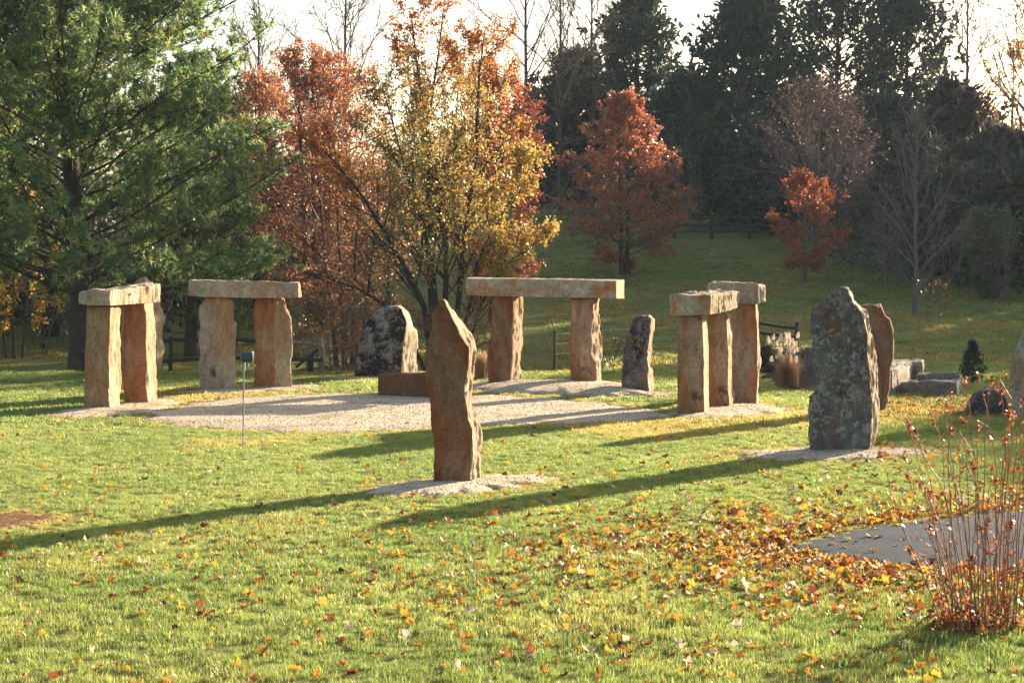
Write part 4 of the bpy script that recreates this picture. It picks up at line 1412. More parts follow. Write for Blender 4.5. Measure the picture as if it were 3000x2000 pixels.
# dark understorey behind the pines
NT = 420
tx = r_.uniform(-26, -5.5, NT)
ty = r_.uniform(48, 66, NT)
P0 = np.stack([tx, ty, gz(tx, ty) - 0.1], 1)
Ls = r_.uniform(1.6, 4.2, NT)
b1, q1 = grow(r_, P0, np.tile([0, 0, 1.0], (NT, 1)) + r_.normal(size=(NT, 3)) * 0.2, Ls, r_.uniform(0.015, 0.04, NT), 6, 0.08, (0, 0, 0.05))
c2 = children(r_, b1, q1, Ls, 9, 0.05, 1.0, 0.7, 0.2, 0.4, 0.4, 0.4)
b2, q2 = grow(r_, c2[0], c2[1], c2[2], np.full(len(c2[0]), 0.008), 2, 0.12, (0, 0, 0.05))
mb = MB()
v, f = tubes(b1, q1, 4)
mb.add(v, f, brown)
v, f = tubes(b2, q2, 3)
mb.add(v, f, brown)
LP = sample_on(r_, b2, 13000, 0.1, 0.1)
v, f, c_ = leaf_quads(r_, LP, 0.17, pick(r_, len(LP), [(0.04, 0.055, 0.03), (0.05, 0.05, 0.03), (0.09, 0.06, 0.035)], [3, 3, 1]))
mb.add(v, f, c_)
th = add("understorey", mb.mesh("understorey", MATS["evergreen"], False))
tag(th, "dark leafy understorey behind the pines at left", "undergrowth", kind="stuff")

# trees beyond the right edge of the picture whose shade lies across the hillside
for i, (x_, y_, s_) in enumerate([(31, 82, 1.0), (36.0, 78, 0.92), (41, 84, 1.0), (37, 93, 1.1), (46, 90, 1.05), (25.0, 73, 0.72), (29.0, 70, 0.8), (33.5, 69.5, 0.86), (38, 69.5, 0.88), (42.5, 70, 1.1), (47, 72, 1.2)]):
    z_ = gzf(x_, y_)
    if i == 0:
        off = make_cedar("cedar_tree", "dark evergreen beyond the right edge of the picture", 0, 0, 10.6, 3.6, 64, 0.1, 1.1, group="evergreens beyond the right edge", base=np.array([x_, y_, z_]))
    else:
        o = copy_tree(off)
        o.location = (x_, y_, z_)
        o.scale = (s_,) * 3
        o.rotation_euler = (0, 0, i * 1.3)

# ------------------------------------------------------------------ fences
def bar(mb, a, b_, r0, r1=None, k=7, wob=0.0, seed=0, n=5):
    r_ = np.random.default_rng(seed)
    t = np.linspace(0, 1, n)[:, None]
    p = np.asarray(a) * (1 - t) + np.asarray(b_) * t
    p = p + r_.normal(size=p.shape) * wob
    r1 = r0 if r1 is None else r1
    rad = (r0 + (r1 - r0) * t[:, 0]) * (1 + r_.normal(size=n) * 0.06)
    v, f = tubes(p[None], rad[None], k)
    m_ = len(v)
    mb.add(v, f)
    c0 = mb.n
    mb.add(np.array([p[0], p[-1]]), np.zeros((0, 3), int))
    for (ci, ring) in ((p[0], np.arange(k)[::-1]), (p[-1], np.arange(m_ - k, m_))):
        vv = np.vstack([v[ring], [ci]])
        mb.add(vv, np.stack([np.arange(k), np.roll(np.arange(k), -1), np.full(k, k)], -1))


def part_bar(name, parent, a, b_, r0, mat, r1=None, **kw):
    base = np.array(parent.location)
    mb = MB()
    bar(mb, np.asarray(a) - base, np.asarray(b_) - base, r0, r1, **kw)
    return add(name, mb.mesh(name, MATS[mat], True), parent)


# split-rail fence behind the second trilithon
fb = GT(945, 36.6)
fence = empty("rail_fence", tuple(fb))
tag(fence, "weathered split rail fence running left behind the second trilithon", "fence")
fpx = [(945, 36.6, 1000), (800, 37.2, 990), (650, 38.2, 985), (500, 39.2, 985), (330, 40.4, 985)]
posts = []
for i, (px, d, py) in enumerate(fpx):
    b_ = GT(px, d)
    top = W(px, py, d)
    posts.append((b_, top))
    part_bar("post", fence, b_ - [0, 0, 0.1], top, 0.045, "old_wood" if i == 0 else "dark_wood", 0.04, wob=0.004, seed=i)
for i in range(len(fpx) - 1):
    for fr in (0.90, 0.42):
        a = posts[i][0] * (1 - fr) + posts[i][1] * fr + np.array([0.02, -0.05, 0])
        b_ = posts[i + 1][0] * (1 - fr) + posts[i + 1][1] * fr + np.array([-0.02, -0.05, 0.03])
        part_bar("rail", fence, a, b_, 0.042, "old_wood" if (i == 0 and fr > 0.5) else "dark_wood", wob=0.006, seed=i * 3 + int(fr * 10))
b_ = GT(910, 37.0)
part_bar("post", fence, b_ - [0, 0, 0.1], W(910, 1040, 37.0), 0.06, "dark_wood", seed=8)
part_bar("brace", fence, W(935, 1020, 36.75), GT(868, 36.9) + [0, 0, 0.12], 0.028, "dark_wood", seed=9)

# wire fence across the field
wb = GT(1046, 37.2)
wf = empty("wire_fence", tuple(wb))
tag(wf, "slender dark posts with thin wires behind the rear trilithon", "fence")
tops = [(945, 36.6, 1003)]
wp = [W(945, 1003, 36.6)]
for i, (px, d, py) in enumerate([(1046, 37.0, 1006), (1330, 37.3, 985), (1625, 37.7, 970), (1760, 39.0, 958), (1990, 41.0, 950)]):
    b_ = GT(px, d)
    top = W(px, py, d)
    wp.append(top)
    part_bar("post", wf, b_ - [0, 0, 0.1], top, 0.032, "dark_wood", 0.03, wob=0.004, seed=20 + i)
for dz in (0.06, 0.26, 0.46):
    mb = MB()
    for i in range(len(wp) - 1):
        bar(mb, wp[i] - np.array([0, 0.035, dz]) - wb, wp[i + 1] - np.array([0, 0.035, dz]) - wb, 0.0025, k=4, n=3)
    add("wire", mb.mesh("wire", MATS["wire"]), wf)

rb_ = GT(2335, 46)
rf = empty("rail_fence", tuple(rb_))
tag(rf, "short low rail fence on the slope behind the right trilithon", "fence")
part_bar("post", rf, rb_ - [0, 0, 0.1], W(2335, 944, 46), 0.055, "dark_wood", seed=31)
b_ = GT(2130, 47)
part_bar("post", rf, b_ - [0, 0, 0.1], W(2130, 928, 47), 0.055, "dark_wood", seed=32)
part_bar("rail", rf, W(2130, 936, 46.9), W(2335, 962, 45.9), 0.04, "dark_wood", wob=0.005, seed=33)
part_bar("rail", rf, W(2130, 962, 46.9), W(2335, 988, 45.9), 0.04, "dark_wood", wob=0.005, seed=34)

hb = GT(2195, 82)
hf = empty("rail_fence", tuple(hb))
tag(hf, "dark three rail fence in shade below the evergreen dome", "fence")
hp = []
for i, px in enumerate((1975, 2085, 2195, 2300, 2410)):
    b_ = GT(px, 82)
    hp.append(b_)
    part_bar("post", hf, b_ - [0, 0, 0.1], b_ + [0, 0, 1.05], 0.07, "dark_wood", seed=40 + i)
for i in range(4):
    for zz in (0.3, 0.6, 0.92):
        part_bar("rail", hf, hp[i] + [0, -0.09, zz], hp[i + 1] + [0, -0.09, zz + 0.02], 0.045, "dark_wood", wob=0.01, seed=50 + i)

# ------------------------------------------------------------------ garden lamp on a stake
lb = np.append(G(712, 1315), 0.0)
lamp = empty("garden_spotlight", tuple(lb))
tag(lamp, "small dark floodlight on a thin metal stake in the lawn", "lamp")
dl = lb[1]
part_bar("stake", lamp, lb - [0, 0, 0.1], W(714, 1080, dl), 0.0075, "stake_metal", wob=0.0015, seed=60)
part_bar("joint", lamp, W(712.5, 1216, dl), W(712.5, 1200, dl), 0.013, "stake_metal", seed=61)
part_bar("lamp_holder", lamp, W(714, 1084, dl), W(715, 1058, dl), 0.017, "stake_metal", 0.02, k=10, seed=62)


def lathe_x(prof, k=20):
    """prof: (x, r) -> revolve about the x axis"""
    a_ = np.arange(k) / k * 2 * np.pi
    V = np.array([[(x, r_ * np.cos(t), r_ * np.sin(t)) for t in a_] for x, r_ in prof]).reshape(-1, 3)
    ii = np.arange(len(prof) * k).reshape(len(prof), k)
    q = np.stack([ii[:-1], np.roll(ii[:-1], -1, 1), np.roll(ii[1:], -1, 1), ii[1:]], -1).reshape(-1, 4)
    return V, q


hc = W(724, 1046, dl) - lb
sc_ = dl / F
V, q = lathe_x([(-19 * sc_, 0.0), (-19 * sc_, 11 * sc_), (-15 * sc_, 14 * sc_), (10 * sc_, 15 * sc_), (14 * sc_, 15.5 * sc_)])
h_ = add("lamp_head", mesh_np("lamp_head", V, q, MATS["lamp_paint"], True), lamp)
h_.location = hc
h_.rotation_euler = (0, 0, 0.3)
V, q = lathe_x([(13 * sc_, 15.8 * sc_), (18 * sc_, 16.2 * sc_), (18 * sc_, 12 * sc_), (14 * sc_, 11.5 * sc_), (13.5 * sc_, 0)])
h2 = add("lamp_rim", mesh_np("lamp_rim", V, q, MATS["lamp_rim"], True), h_)

# ------------------------------------------------------------------ ornamental grasses, shrub, conifer


def arc_blades(r_, n, h, spread, wd, col, seg=4):
    az = r_.uniform(0, 2 * np.pi, n)
    out = r_.uniform(0.05, 1.0, n) * spread
    hh = h * r_.uniform(0.55, 1.05, n)
    b0 = r_.normal(size=(n, 2)) * 0.06
    V, Fq, Cc = [], [], []
    t = np.linspace(0, 1, seg + 1)
    x = b0[:, 0, None] + np.cos(az)[:, None] * out[:, None] * t ** 2.0
    y = b0[:, 1, None] + np.sin(az)[:, None] * out[:, None] * t ** 2.0
    z = hh[:, None] * (t - 0.18 * t ** 3 * (out[:, None] / spread))
    P_ = np.stack([x, y, z], -1)
    sd = r_.uniform(0, 2 * np.pi, n)
    side = np.stack([np.cos(sd), np.sin(sd), np.zeros(n)], -1)[:, None, :]
    w = (wd * (1 - t ** 2 * 0.9))[None, :, None]
    A, B = P_ - side * w, P_ + side * w
    V = np.stack([A, B], 2).reshape(-1, 3)
    ii = np.arange(n * (seg + 1) * 2).reshape(n, seg + 1, 2)
    q = np.stack([ii[:, :-1, 0], ii[:, :-1, 1], ii[:, 1:, 1], ii[:, 1:, 0]], -1).reshape(-1, 4)
    return V, q, np.repeat(col, (seg + 1) * 2, axis=0)


r_ = np.random.default_rng(120)
gb = np.append(G(2310, 1140), 0.05)
pg = empty("plume_grass", tuple(gb))
tag(pg, "dry ornamental grass with pale feathery plumes in the mulch bed", "ornamental grass")
n = 900
V, q, c_ = arc_blades(r_, n, 0.60, 0.30, 0.0028, pick(r_, n, [(0.30, 0.17, 0.10), (0.22, 0.12, 0.07), (0.40, 0.27, 0.16)], [3, 3, 1]))
add("blades", mesh_np("blades", V, q, MATS["leaf"], False, c_), pg)
# one plume mesh, shared
n = 700
t = r_.random(n) ** 0.8
LPp = np.stack([r_.normal(size=n) * 0.011, r_.normal(size=n) * 0.011, t * 0.21], 1) * np.stack([np.sin(np.pi * np.clip(t, 0.05, 1) ** 0.7) + 0.3] * 2 + [np.ones(n)], 1)
V, q, c_ = leaf_quads(r_, LPp, 0.022, pick(r_, n, [(0.76, 0.66, 0.54), (0.80, 0.72, 0.60), (0.64, 0.52, 0.40)], [2, 2, 1]), aspect=0.3)
plume_me = mesh_np("plume", V, q, MATS["leaf"], False, c_)
mb = MB()
for k in range(38):
    px = 2306 + r_.normal() * 27
    py = r_.uniform(982, 1058)
    tip = W(px, py, gb[1] + r_.normal() * 0.12) - gb
    bar(mb, np.array([r_.normal() * 0.04, r_.normal() * 0.04, 0.0]), tip, 0.0025, k=4, n=3)
    o = add("plume", plume_me, pg, loc=tip - np.array([0, 0, 0.03]))
    dx = tip[0]
    o.rotation_euler = (r_.normal() * 0.15, dx * 0.9 + r_.normal() * 0.12, r_.uniform(0, 6.28))
    o.scale = (0.72, 0.72, r_.uniform(0.35, 0.62))
add("stems", mb.mesh("stems", MATS["twig_brown"]), pg)

tb = np.append(G(1412, 1112), 0.0)
tg = empty("tan_grass_clump", tuple(tb))
tag(tg, "dry tan grass clump between the pointed monolith and the rear trilithon", "ornamental grass")
n = 1100
V, q, c_ = arc_blades(r_, n, 0.58, 0.22, 0.004, pick(r_, n, [(0.42, 0.28, 0.17), (0.34, 0.21, 0.12), (0.50, 0.36, 0.22)], [3, 3, 2]))
add("blades", mesh_np("blades", V, q, MATS["leaf"], False, c_), tg)

sb = GT(2250, 37.3)
broad_tree("round_shrub", "small round dark green shrub left of the plume grass", 0, 0, 0.34, 0.02, 0.17, 121, [(0.025, 0.045, 0.03), (0.035, 0.055, 0.03)], [1, 1], 5200, 0.04, stems=3, rad=0.012, shape="round", c_=(16, 8, 3), cat="shrub", bark="bark_dark", leaf_mat_="evergreen", base=sb, rt=0.002)
kb = np.append(G(2850, 1126), 0.0)
kc = make_cedar("young_conifer", "tiny dark conifer growing behind the stone slabs at right", 0, 0, 7.4, 2.6, 122, 0.6, 0.4, group=None, base=kb, cone=True, split=0.25, cols=[(0.022, 0.04, 0.035), (0.03, 0.05, 0.04), (0.018, 0.03, 0.03), (0.04, 0.055, 0.035)])
kc.scale = (0.1, 0.1, 0.1)
wsb = GT(2840, 54.5)
V, fc = loft([np.array([(-.05, -.04, 0), (.06, -.05, 0), (.07, .04, 0), (-.04, .05, 0)]), np.array([(-.03, -.03, .07), (.03, -.03, .09), (.04, .03, .06), (-.02, .03, .08)])], cell=0.03, rough=0.5)
tag(add("paper_scrap", mesh_np("paper_scrap", V, fc, MATS["white_scrap"]), loc=wsb), "tiny white scrap lying on the shaded slope at right", "litter")

# ------------------------------------------------------------------ dried perennial at the right front
r_ = np.random.default_rng(140)
db = np.append(G(2860, 1838), 0.0)
dp = empty("dried_perennial", tuple(db))
tag(dp, "clump of tall red brown dried stalks with withered seed heads at right front", "dried plant")
K = lambda pts: [(2550 + x * 0.529, 1050 + y * 0.529) for x, y in pts]
stalks = [K(p) for p in [
    [(35, 515), (170, 870), (430, 1400)], [(245, 380), (350, 740), (500, 1460)], [(210, 340), (290, 520), (420, 740), (560, 1440)], [(345, 330), (440, 530), (520, 850), (600, 1480)],
    [(420, 230), (432, 480), (440, 900), (530, 1460)], [(460, 170), (440, 290), (445, 600), (560, 1470)], [(530, 85), (560, 330), (590, 800), (610, 1480)], [(600, 80), (680, 400), (700, 800), (680, 1480)],
    [(680, 90), (640, 300), (625, 700), (650, 1480)], [(735, 50), (785, 180), (790, 370), (740, 800), (690, 1480)], [(725, 140), (735, 340), (760, 480), (720, 1000), (700, 1480)],
    [(800, 300), (815, 440), (780, 760), (740, 1480)], [(530, 330), (540, 600), (540, 1000), (570, 1470)], [(605, 360), (590, 500), (590, 900), (600, 1470)], [(190, 540), (300, 700), (420, 1000), (500, 1460)],
    [(185, 650), (260, 850), (400, 1100), (530, 1460)], [(455, 370), (530, 560), (640, 860), (690, 1470)], [(330, 920), (350, 1050), (480, 1420)], [(210, 1050), (330, 1130), (470, 1440)],
    [(840, 190), (830, 700), (790, 1480)], [(870, 120), (850, 620), (800, 1480)], [(770, 240), (770, 800), (720, 1480)], [(560, 560), (610, 900), (640, 1470)], [(690, 640), (710, 1000), (690, 1470)],
    [(640, 880), (560, 1150), (600, 1470)], [(820, 560), (800, 1000), (760, 1480)], [(930, 260), (890, 800), (820, 1480)], [(270, 670), (340, 900), (480, 1300), (520, 1460)], [(480, 480), (500, 800), (560, 1300), (590, 1470)],
    [(750, 420), (700, 900), (660, 1475)], [(890, 480), (860, 900), (780, 1480)]]]
for _ in range(22):
    bx_ = r_.uniform(430, 860)
    tx_ = bx_ + (bx_ - 640) * 0.35 + r_.normal() * 90
    ty_ = r_.uniform(250, 1100)
    stalks.append(K([(tx_, ty_), (tx_ * 0.45 + bx_ * 0.55 + r_.normal() * 14, ty_ * 0.4 + 1460 * 0.6), (bx_, 1470)]))
seed_cols = [(0.32, 0.10, 0.035), (0.24, 0.075, 0.035), (0.12, 0.04, 0.025), (0.42, 0.18, 0.06)]
loose = []
for i, s_ in enumerate(stalks):
    dd = db[1] + r_.normal() * 0.16
    dt = dd + r_.normal() * 0.14
    pts = np.array([W(x, min(y, 1835), dt + (dd - dt) * j / (len(s_) - 1)) for j, (x, y) in enumerate(s_)])[::-1]
    pts[0, 2] = -0.03
    # smooth through the points
    tt = np.linspace(0, len(pts) - 1, 14)
    sm = np.stack([np.interp(tt, np.arange(len(pts)), pts[:, k]) for k in range(3)], 1)
    for _ in range(3):
        sm[1:-1] = 0.5 * sm[1:-1] + 0.25 * (sm[:-2] + sm[2:])
    sm[1:-1] += r_.normal(size=(12, 3)) * 0.004
    bend = np.sin(np.linspace(0, r_.uniform(2, 5), 14) + r_.uniform(0, 6))[:, None] * r_.normal(size=(1, 3)) * 0.010
    sm = sm + bend * np.linspace(0, 1, 14)[:, None]
    v, f = tubes((sm - db)[None], np.linspace(0.0048, 0.0022, 14)[None], 5)
    parts_ = [(v, f)]
    for _ in range(int(r_.integers(0, 3))):
        j = int(r_.integers(5, 12))
        d_ = unit(unit(sm[j + 1] - sm[j]) + r_.normal(size=3) * 0.55)
        tw = np.stack([sm[j] - db + d_ * q_ + r_.normal(size=3) * 0.002 for q_ in np.linspace(0, r_.uniform(0.08, 0.22), 4)])
        parts_.append(tubes(tw[None], np.linspace(0.0022, 0.0012, 4)[None], 4))
        loose.append(tw[-2:])
    mbs = MB()
    for v_, f_ in parts_:
        mbs.add(v_, f_)
    st = add("stem", mbs.mesh("stem", MATS["red_stem"], True), dp)
    # withered leaves hanging at the tip and along the stem
    tip = sm[-1] - db
    n1 = int(r_.integers(10, 24))
    tl = 1 - r_.random(n1) * 0.06
    LPp = np.stack([np.interp(tl * 13, np.arange(14), (sm - db)[:, k]) for k in range(3)], 1)
    v, f, c_ = leaf_quads(r_, LPp, 0.026, pick(r_, len(tl), seed_cols, [3, 3, 2, 1.5]), aspect=0.7, droop=0.6)
    add("seed_head", mesh_np("seed_head", v, f, MATS["leaf"], False, c_), dp)
    tl = r_.uniform(0.2, 0.92, int(r_.integers(1, 5)))
    loose.append(np.stack([np.interp(tl * 13, np.arange(14), (sm - db)[:, k]) for k in range(3)], 1))
loose = np.concatenate(loose)
v, f, c_ = leaf_quads(r_, loose, 0.034, pick(r_, len(loose), seed_cols, [3, 3, 2, 1.5]), aspect=0.7, droop=0.6)
tag(add("withered_leaves", mesh_np("withered_leaves", v, f, MATS["leaf"], False, c_), dp), kind="stuff")
n = 420
LPp = np.stack([r_.normal(size=n) * 0.20, r_.normal(size=n) * 0.16, np.abs(r_.normal(size=n)) * 0.09 + 0.01], 1)
v, f, c_ = leaf_quads(r_, LPp, 0.05, pick(r_, n, seed_cols + [(0.10, 0.12, 0.04)], [3, 2, 3, 2, 2]), aspect=0.7)
tag(add("basal_leaves", mesh_np("basal_leaves", v, f, MATS["leaf"], False, c_), dp), kind="stuff")

# ------------------------------------------------------------------ scatter: grass, pebbles, fallen leaves


def blade_clump(seed, n, rad, h0, h1, wd, flop=0.5):
    r_ = np.random.default_rng(seed)
    a = r_.uniform(0, 2 * np.pi, n)
    rr = rad * np.sqrt(r_.random(n))
    h = r_.uniform(h0, h1, n)
    az = r_.uniform(0, 2 * np.pi, n)
    ln = h * r_.uniform(0.1, 1.0, n) * flop
    b0 = np.stack([np.cos(a) * rr, np.sin(a) * rr, np.zeros(n) - 0.005], 1)
    dirv = np.stack([np.cos(az), np.sin(az), np.zeros(n)], 1)
    sd = az + np.pi / 2 + r_.normal(size=n) * 0.5
    side = np.stack([np.cos(sd), np.sin(sd), np.zeros(n)], 1) * (wd * r_.uniform(0.6, 1.3, n))[:, None] * 0.5
    m1 = b0 + dirv * (ln * 0.3)[:, None] + np.array([0, 0, 1.0]) * (h * 0.6)[:, None]
    tp = b0 + dirv * ln[:, None] + np.array([0, 0, 1.0]) * h[:, None]
    V = np.stack([b0 - side, b0 + side, m1 + side * 0.8, m1 - side * 0.8, tp], 1).reshape(-1, 3)
    i = np.arange(n) * 5
    q = np.stack([i, i + 1, i + 2, i + 3], 1)
    t = np.stack([i + 3, i + 2, i + 4], 1)
    tone = r_.uniform(0.7, 1.25, (n, 1)) * np.ones((1, 3))
    dry = r_.random(n) < 0.10
    tone[dry] = np.array([2.3, 1.55, 2.2]) * r_.uniform(0.7, 1.1, (dry.sum(), 1))
    return mesh_np("grass_clump", V, [q, t], MATS["grass_blade"], False, np.repeat(tone, 5, axis=0))


gr_near = template_collection("grass_clumps_near", [blade_clump(200 + k, 66, 0.085, 0.018, 0.056, 0.0038) for k in range(6)])
gr_far = template_collection("grass_clumps_far", [blade_clump(220 + k, 40, 0.16, 0.03, 0.075, 0.011) for k in range(5)])


def vnoise(x, y, s_, seed):
    return np.array([mnoise.noise(Vector((a * s_ + seed, b_ * s_, seed * 1.3))) for a, b_ in zip(x, y)])


def lawn_points(r_, d0, d1, dens, xm=1.45):
    area = (0.5 * (d0 + d1) * 0.2727 * xm + 1.2) * 2 * (d1 - d0)
    n = int(area * dens)
    d = np.sqrt(r_.random(n) * (d1 ** 2 - d0 ** 2) + d0 ** 2)
    x = r_.uniform(-1, 1, n) * (0.2727 * d * xm + 1.2)
    return x, d


def grass_layer(name, r_, d0, d1, dens, coll, ntemp, s0, label, field=False):
    x, y = lawn_points(r_, d0, d1, dens)
    ok = np.ones(len(x), bool)
    edge = np.full(len(x), 9.0)
    for pl in NOGRASS:
        lo, hi = pl.min(0) - 1, pl.max(0) + 1
        m_ = (x > lo[0]) & (x < hi[0]) & (y > lo[1]) & (y < hi[1])
        if m_.any():
            ins = in_poly(pl, x[m_], y[m_])
            dd = poly_dist(pl, x[m_], y[m_])
            # ragged edge: a few clumps creep in, the rest stay out
            ok[np.where(m_)[0][ins & (dd > 0.10) & (r_.random(len(dd)) > (0.0 if pl is DRIVE else 0.035))]] = False
            edge[np.where(m_)[0]] = np.minimum(edge[np.where(m_)[0]], np.where(ins, 0, dd))
    if field:
        ok &= ~((x < 1.0) & (y > 38.5) & (r_.random(len(x)) < 0.85))
        ok &= y < 83 + 0 * x
    else:
        ok &= ~((y > 37.2) & (x < 0) & (r_.random(len(x)) < 0.8))
    x, y, edge = x[ok], y[ok], edge[ok]
    n = len(x)
    n1 = vnoise(x, y, 0.9, 3.1)
    n2 = vnoise(x, y, 0.22, 8.7)
    n3 = vnoise(x, y, 3.3, 5.2)
    s_ = s0 * np.interp(y, [12, 17], [1.0, 0.8]) * (0.95 + 0.32 * n1 + 0.32 * n3) * r_.uniform(0.75, 1.25, n)
    s_ *= np.where(edge <= 0, 0.55, np.where(edge < 0.25, 0.75, 1.0))
    dryness = np.clip(sstep(0.12, 0.42, n2 + 0.3 * n1) * np.interp(y, [14, 19], [0.25, 0.85]) + sstep(0.30, 0.0, edge) * 0.7, 0, 1)
    if field:
        dryness = np.clip(dryness + 0.75 * sstep(-0.15, 0.25, n2 + 0.5 * n1), 0, 1)
    g = np.array([1.0, 1.0, 1.0]) * (0.8 if field else 1.0)
    dr = np.array([1.45, 0.88, 1.05]) if field else np.array([1.75, 1.12, 1.35])
    tint = np.ones((n, 4))
    tint[:, :3] = (g + (dr - g) * dryness[:, None]) * r_.uniform(0.8, 1.2, (n, 1))
    dk = sstep(0.15, 0.4, n3)
    tint[:, :3] *= (1 - 0.25 * dk)[:, None] * np.array([0.95, 1.0, 0.95])
    rot = np.stack([r_.normal(size=n) * 0.12, r_.normal(size=n) * 0.12, r_.uniform(0, 6.28, n)], 1)
    o = scatter(name, np.stack([x, y, gz(x, y)], 1), rot, np.clip(s_, 0.35, 3), r_.integers(0, ntemp, n), tint, coll)
    return tag(o, label, "grass", kind="stuff")


rg = np.random.default_rng(300)
grass_layer("lawn_grass", rg, 7.5, 25, 175, gr_near, 6, 0.86, "short sunlit lawn grass with dry blades in the foreground")
grass_layer("lawn_grass", rg, 25, 40, 62, gr_far, 5, 0.85, "lawn grass around the stone circle")
grass_layer("field_grass", rg, 40, 82, 9, gr_far, 5, 1.6, "shaded grass on the slope behind the stones", True)

# pebbles on the gravel
peb = []
for k in range(4):
    r_ = np.random.default_rng(330 + k)
    a_ = np.linspace(0, 2 * np.pi, 6)[:-1]
    lowr = np.stack([np.cos(a_), np.sin(a_) * 0.8, np.zeros(5)], 1) * r_.uniform(0.7, 1.1, (5, 1))
    upr = lowr * 0.7 + np.array([0.1, 0, 0.7])
    V = np.vstack([lowr, upr, [[0.05, 0, 0.95]]])
    ii = np.arange(5)
    q = np.stack([ii, (ii + 1) % 5, (ii + 1) % 5 + 5, ii + 5], 1)
    t = np.stack([ii + 5, (ii + 1) % 5 + 5, np.full(5, 10)], 1)
    peb.append(mesh_np("pebble", V, [q, t], None))
m, nt, b = newmat("pebble")
ti = nd(nt, 'ShaderNodeAttribute', attribute_name="tint", attribute_type='INSTANCER')
nt.links.new(ti.outputs['Color'], b.inputs['Base Color'])
b.inputs['Roughness'].default_value = 0.9
b.inputs['Specular IOR Level'].default_value = 0.1
for me in peb:
    me.materials.append(m)
pc = template_collection("pebbles", peb)
PX, PY = [], []
r_ = np.random.default_rng(340)
for pl in PADS:
    lo, hi = pl.min(0), pl.max(0)
    n = int((hi[0] - lo[0]) * (hi[1] - lo[1]) * 260)
    x, y = r_.uniform(lo[0], hi[0], n), r_.uniform(lo[1], hi[1], n)
    ins = in_poly(pl, x, y)
    PX.append(x[ins])
    PY.append(y[ins])
PX, PY = np.concatenate(PX), np.concatenate(PY)
n = len(PX)
dgs = bpy.context.evaluated_depsgraph_get()
PZ = gz(PX, PY)
pad_objs = [o for o in sc.objects if o.name.startswith("gravel_")]
from mathutils.bvhtree import BVHTree
for o in pad_objs:
    me = o.data
    bv = BVHTree.FromPolygons([v.co for v in me.vertices], [tuple(p.vertices) for p in me.polygons])
    for i in range(n):
        h = bv.ray_cast(Vector((PX[i], PY[i], 5)), Vector((0, 0, -1)))
        if h[0] is not None:
            PZ[i] = max(PZ[i], h[0].z)
tint = np.ones((n, 4))
tint[:, :3] = pick(r_, n, [(0.54, 0.42, 0.29), (0.44, 0.32, 0.21), (0.64, 0.54, 0.41), (0.28, 0.19, 0.11)], [3, 3, 2, 1.5])
o = scatter("gravel_pebbles", np.stack([PX, PY, PZ - 0.003], 1), np.stack([r_.normal(size=n) * 0.3, r_.normal(size=n) * 0.3, r_.uniform(0, 6.28, n)], 1), r_.uniform(0.006, 0.014, n), r_.integers(0, 4, n), tint, pc)
tag(o, "loose pale pebbles on the gravel patches", "gravel", kind="stuff")


# fallen leaves
def leaf_shape(seed):
    r_ = np.random.default_rng(seed)
    ang, rad = [], []
    lobes = [(-2.15, 0.62), (-1.05, 0.95), (0.0, 1.1), (1.05, 0.95), (2.15, 0.62)]
    for i, (a, r0) in enumerate(lobes):
        ang += [a - 0.22, a, a + 0.22]
        rad += [r0 * 0.84 * r_.uniform(0.85, 1.1), r0 * r_.uniform(0.8, 1.05), r0 * 0.84 * r_.uniform(0.85, 1.1)]
        if i < 4:
            ang.append((a + lobes[i + 1][0]) / 2)
            rad.append(0.70 * r_.uniform(0.8, 1.15))
    ang.append(math.pi)
    rad.append(0.22)
    ang, rad = np.array(ang), np.array(rad) * 0.5
    x, y = np.cos(ang) * rad, np.sin(ang) * rad
    f1, f2, f3 = r_.uniform(0.2, 2.2), r_.uniform(-1.0, 1.6), r_.uniform(-0.8, 0.8)
    z = f1 * y ** 2 + f2 * x ** 2 + f3 * x * y + r_.normal(size=len(x)) * 0.06
    V = np.vstack([np.stack([x, y, z], 1), [[0, 0, 0]]])
    n = len(x)
    # a second fold: midrib ring
    tri = np.stack([np.arange(n), np.roll(np.arange(n), -1), np.full(n, n)], -1)
    return V, tri


leaf_geo = [leaf_shape(400 + k) for k in range(9)]
lc = template_collection("fallen_leaf_shapes", [mesh_np("fallen_leaf", V, t, MATS["scattered_leaf"]) for V, t in leaf_geo])
rl = np.random.default_rng(410)


def leaf_field(n, d0, d1, xm=1.45):
    d = np.sqrt(rl.random(n) * (d1 ** 2 - d0 ** 2) + d0 ** 2)
    x = rl.uniform(-1, 1, n) * (0.2727 * d * xm + 1.2)
    return x, d


X, Y = leaf_field(135000, 7.5, 26)
dd = poly_dist(DRIVE, X, Y)
ins = in_poly(DRIVE, X, Y)
dens = np.interp(Y, [8.5, 11, 13, 15.2, 16.8, 19, 26], [0.07, 0.09, 0.12, 0.10, 0.035, 0.012, 0.006])
dens *= 0.30 + 0.95 * sstep(-3.6, 2.0, X) * np.where(Y > 11.5, 1, 0.6)
dens *= 1 + 0.9 * vnoise(X, Y, 0.8, 2.2)
dens += 1.1 * np.exp(-dd / 0.45) * (~ins) * np.where(Y > 15.5, 0.55, 1.0)
dens += 0.12 * np.exp(-dd / 1.6) * (~ins)
tail = np.exp(-(((X - 2.4) / 1.6) ** 2 + ((Y - 14.6) / 1.3) ** 2))
dens += 0.5 * tail * (~ins)
dens = np.where(ins, 0.014 + 0.10 * np.exp(-dd / 0.2), dens)
k_ = rl.random(len(X)) < dens * 0.85
X, Y, ins = X[k_], Y[k_], ins[k_]
near_n = len(X)
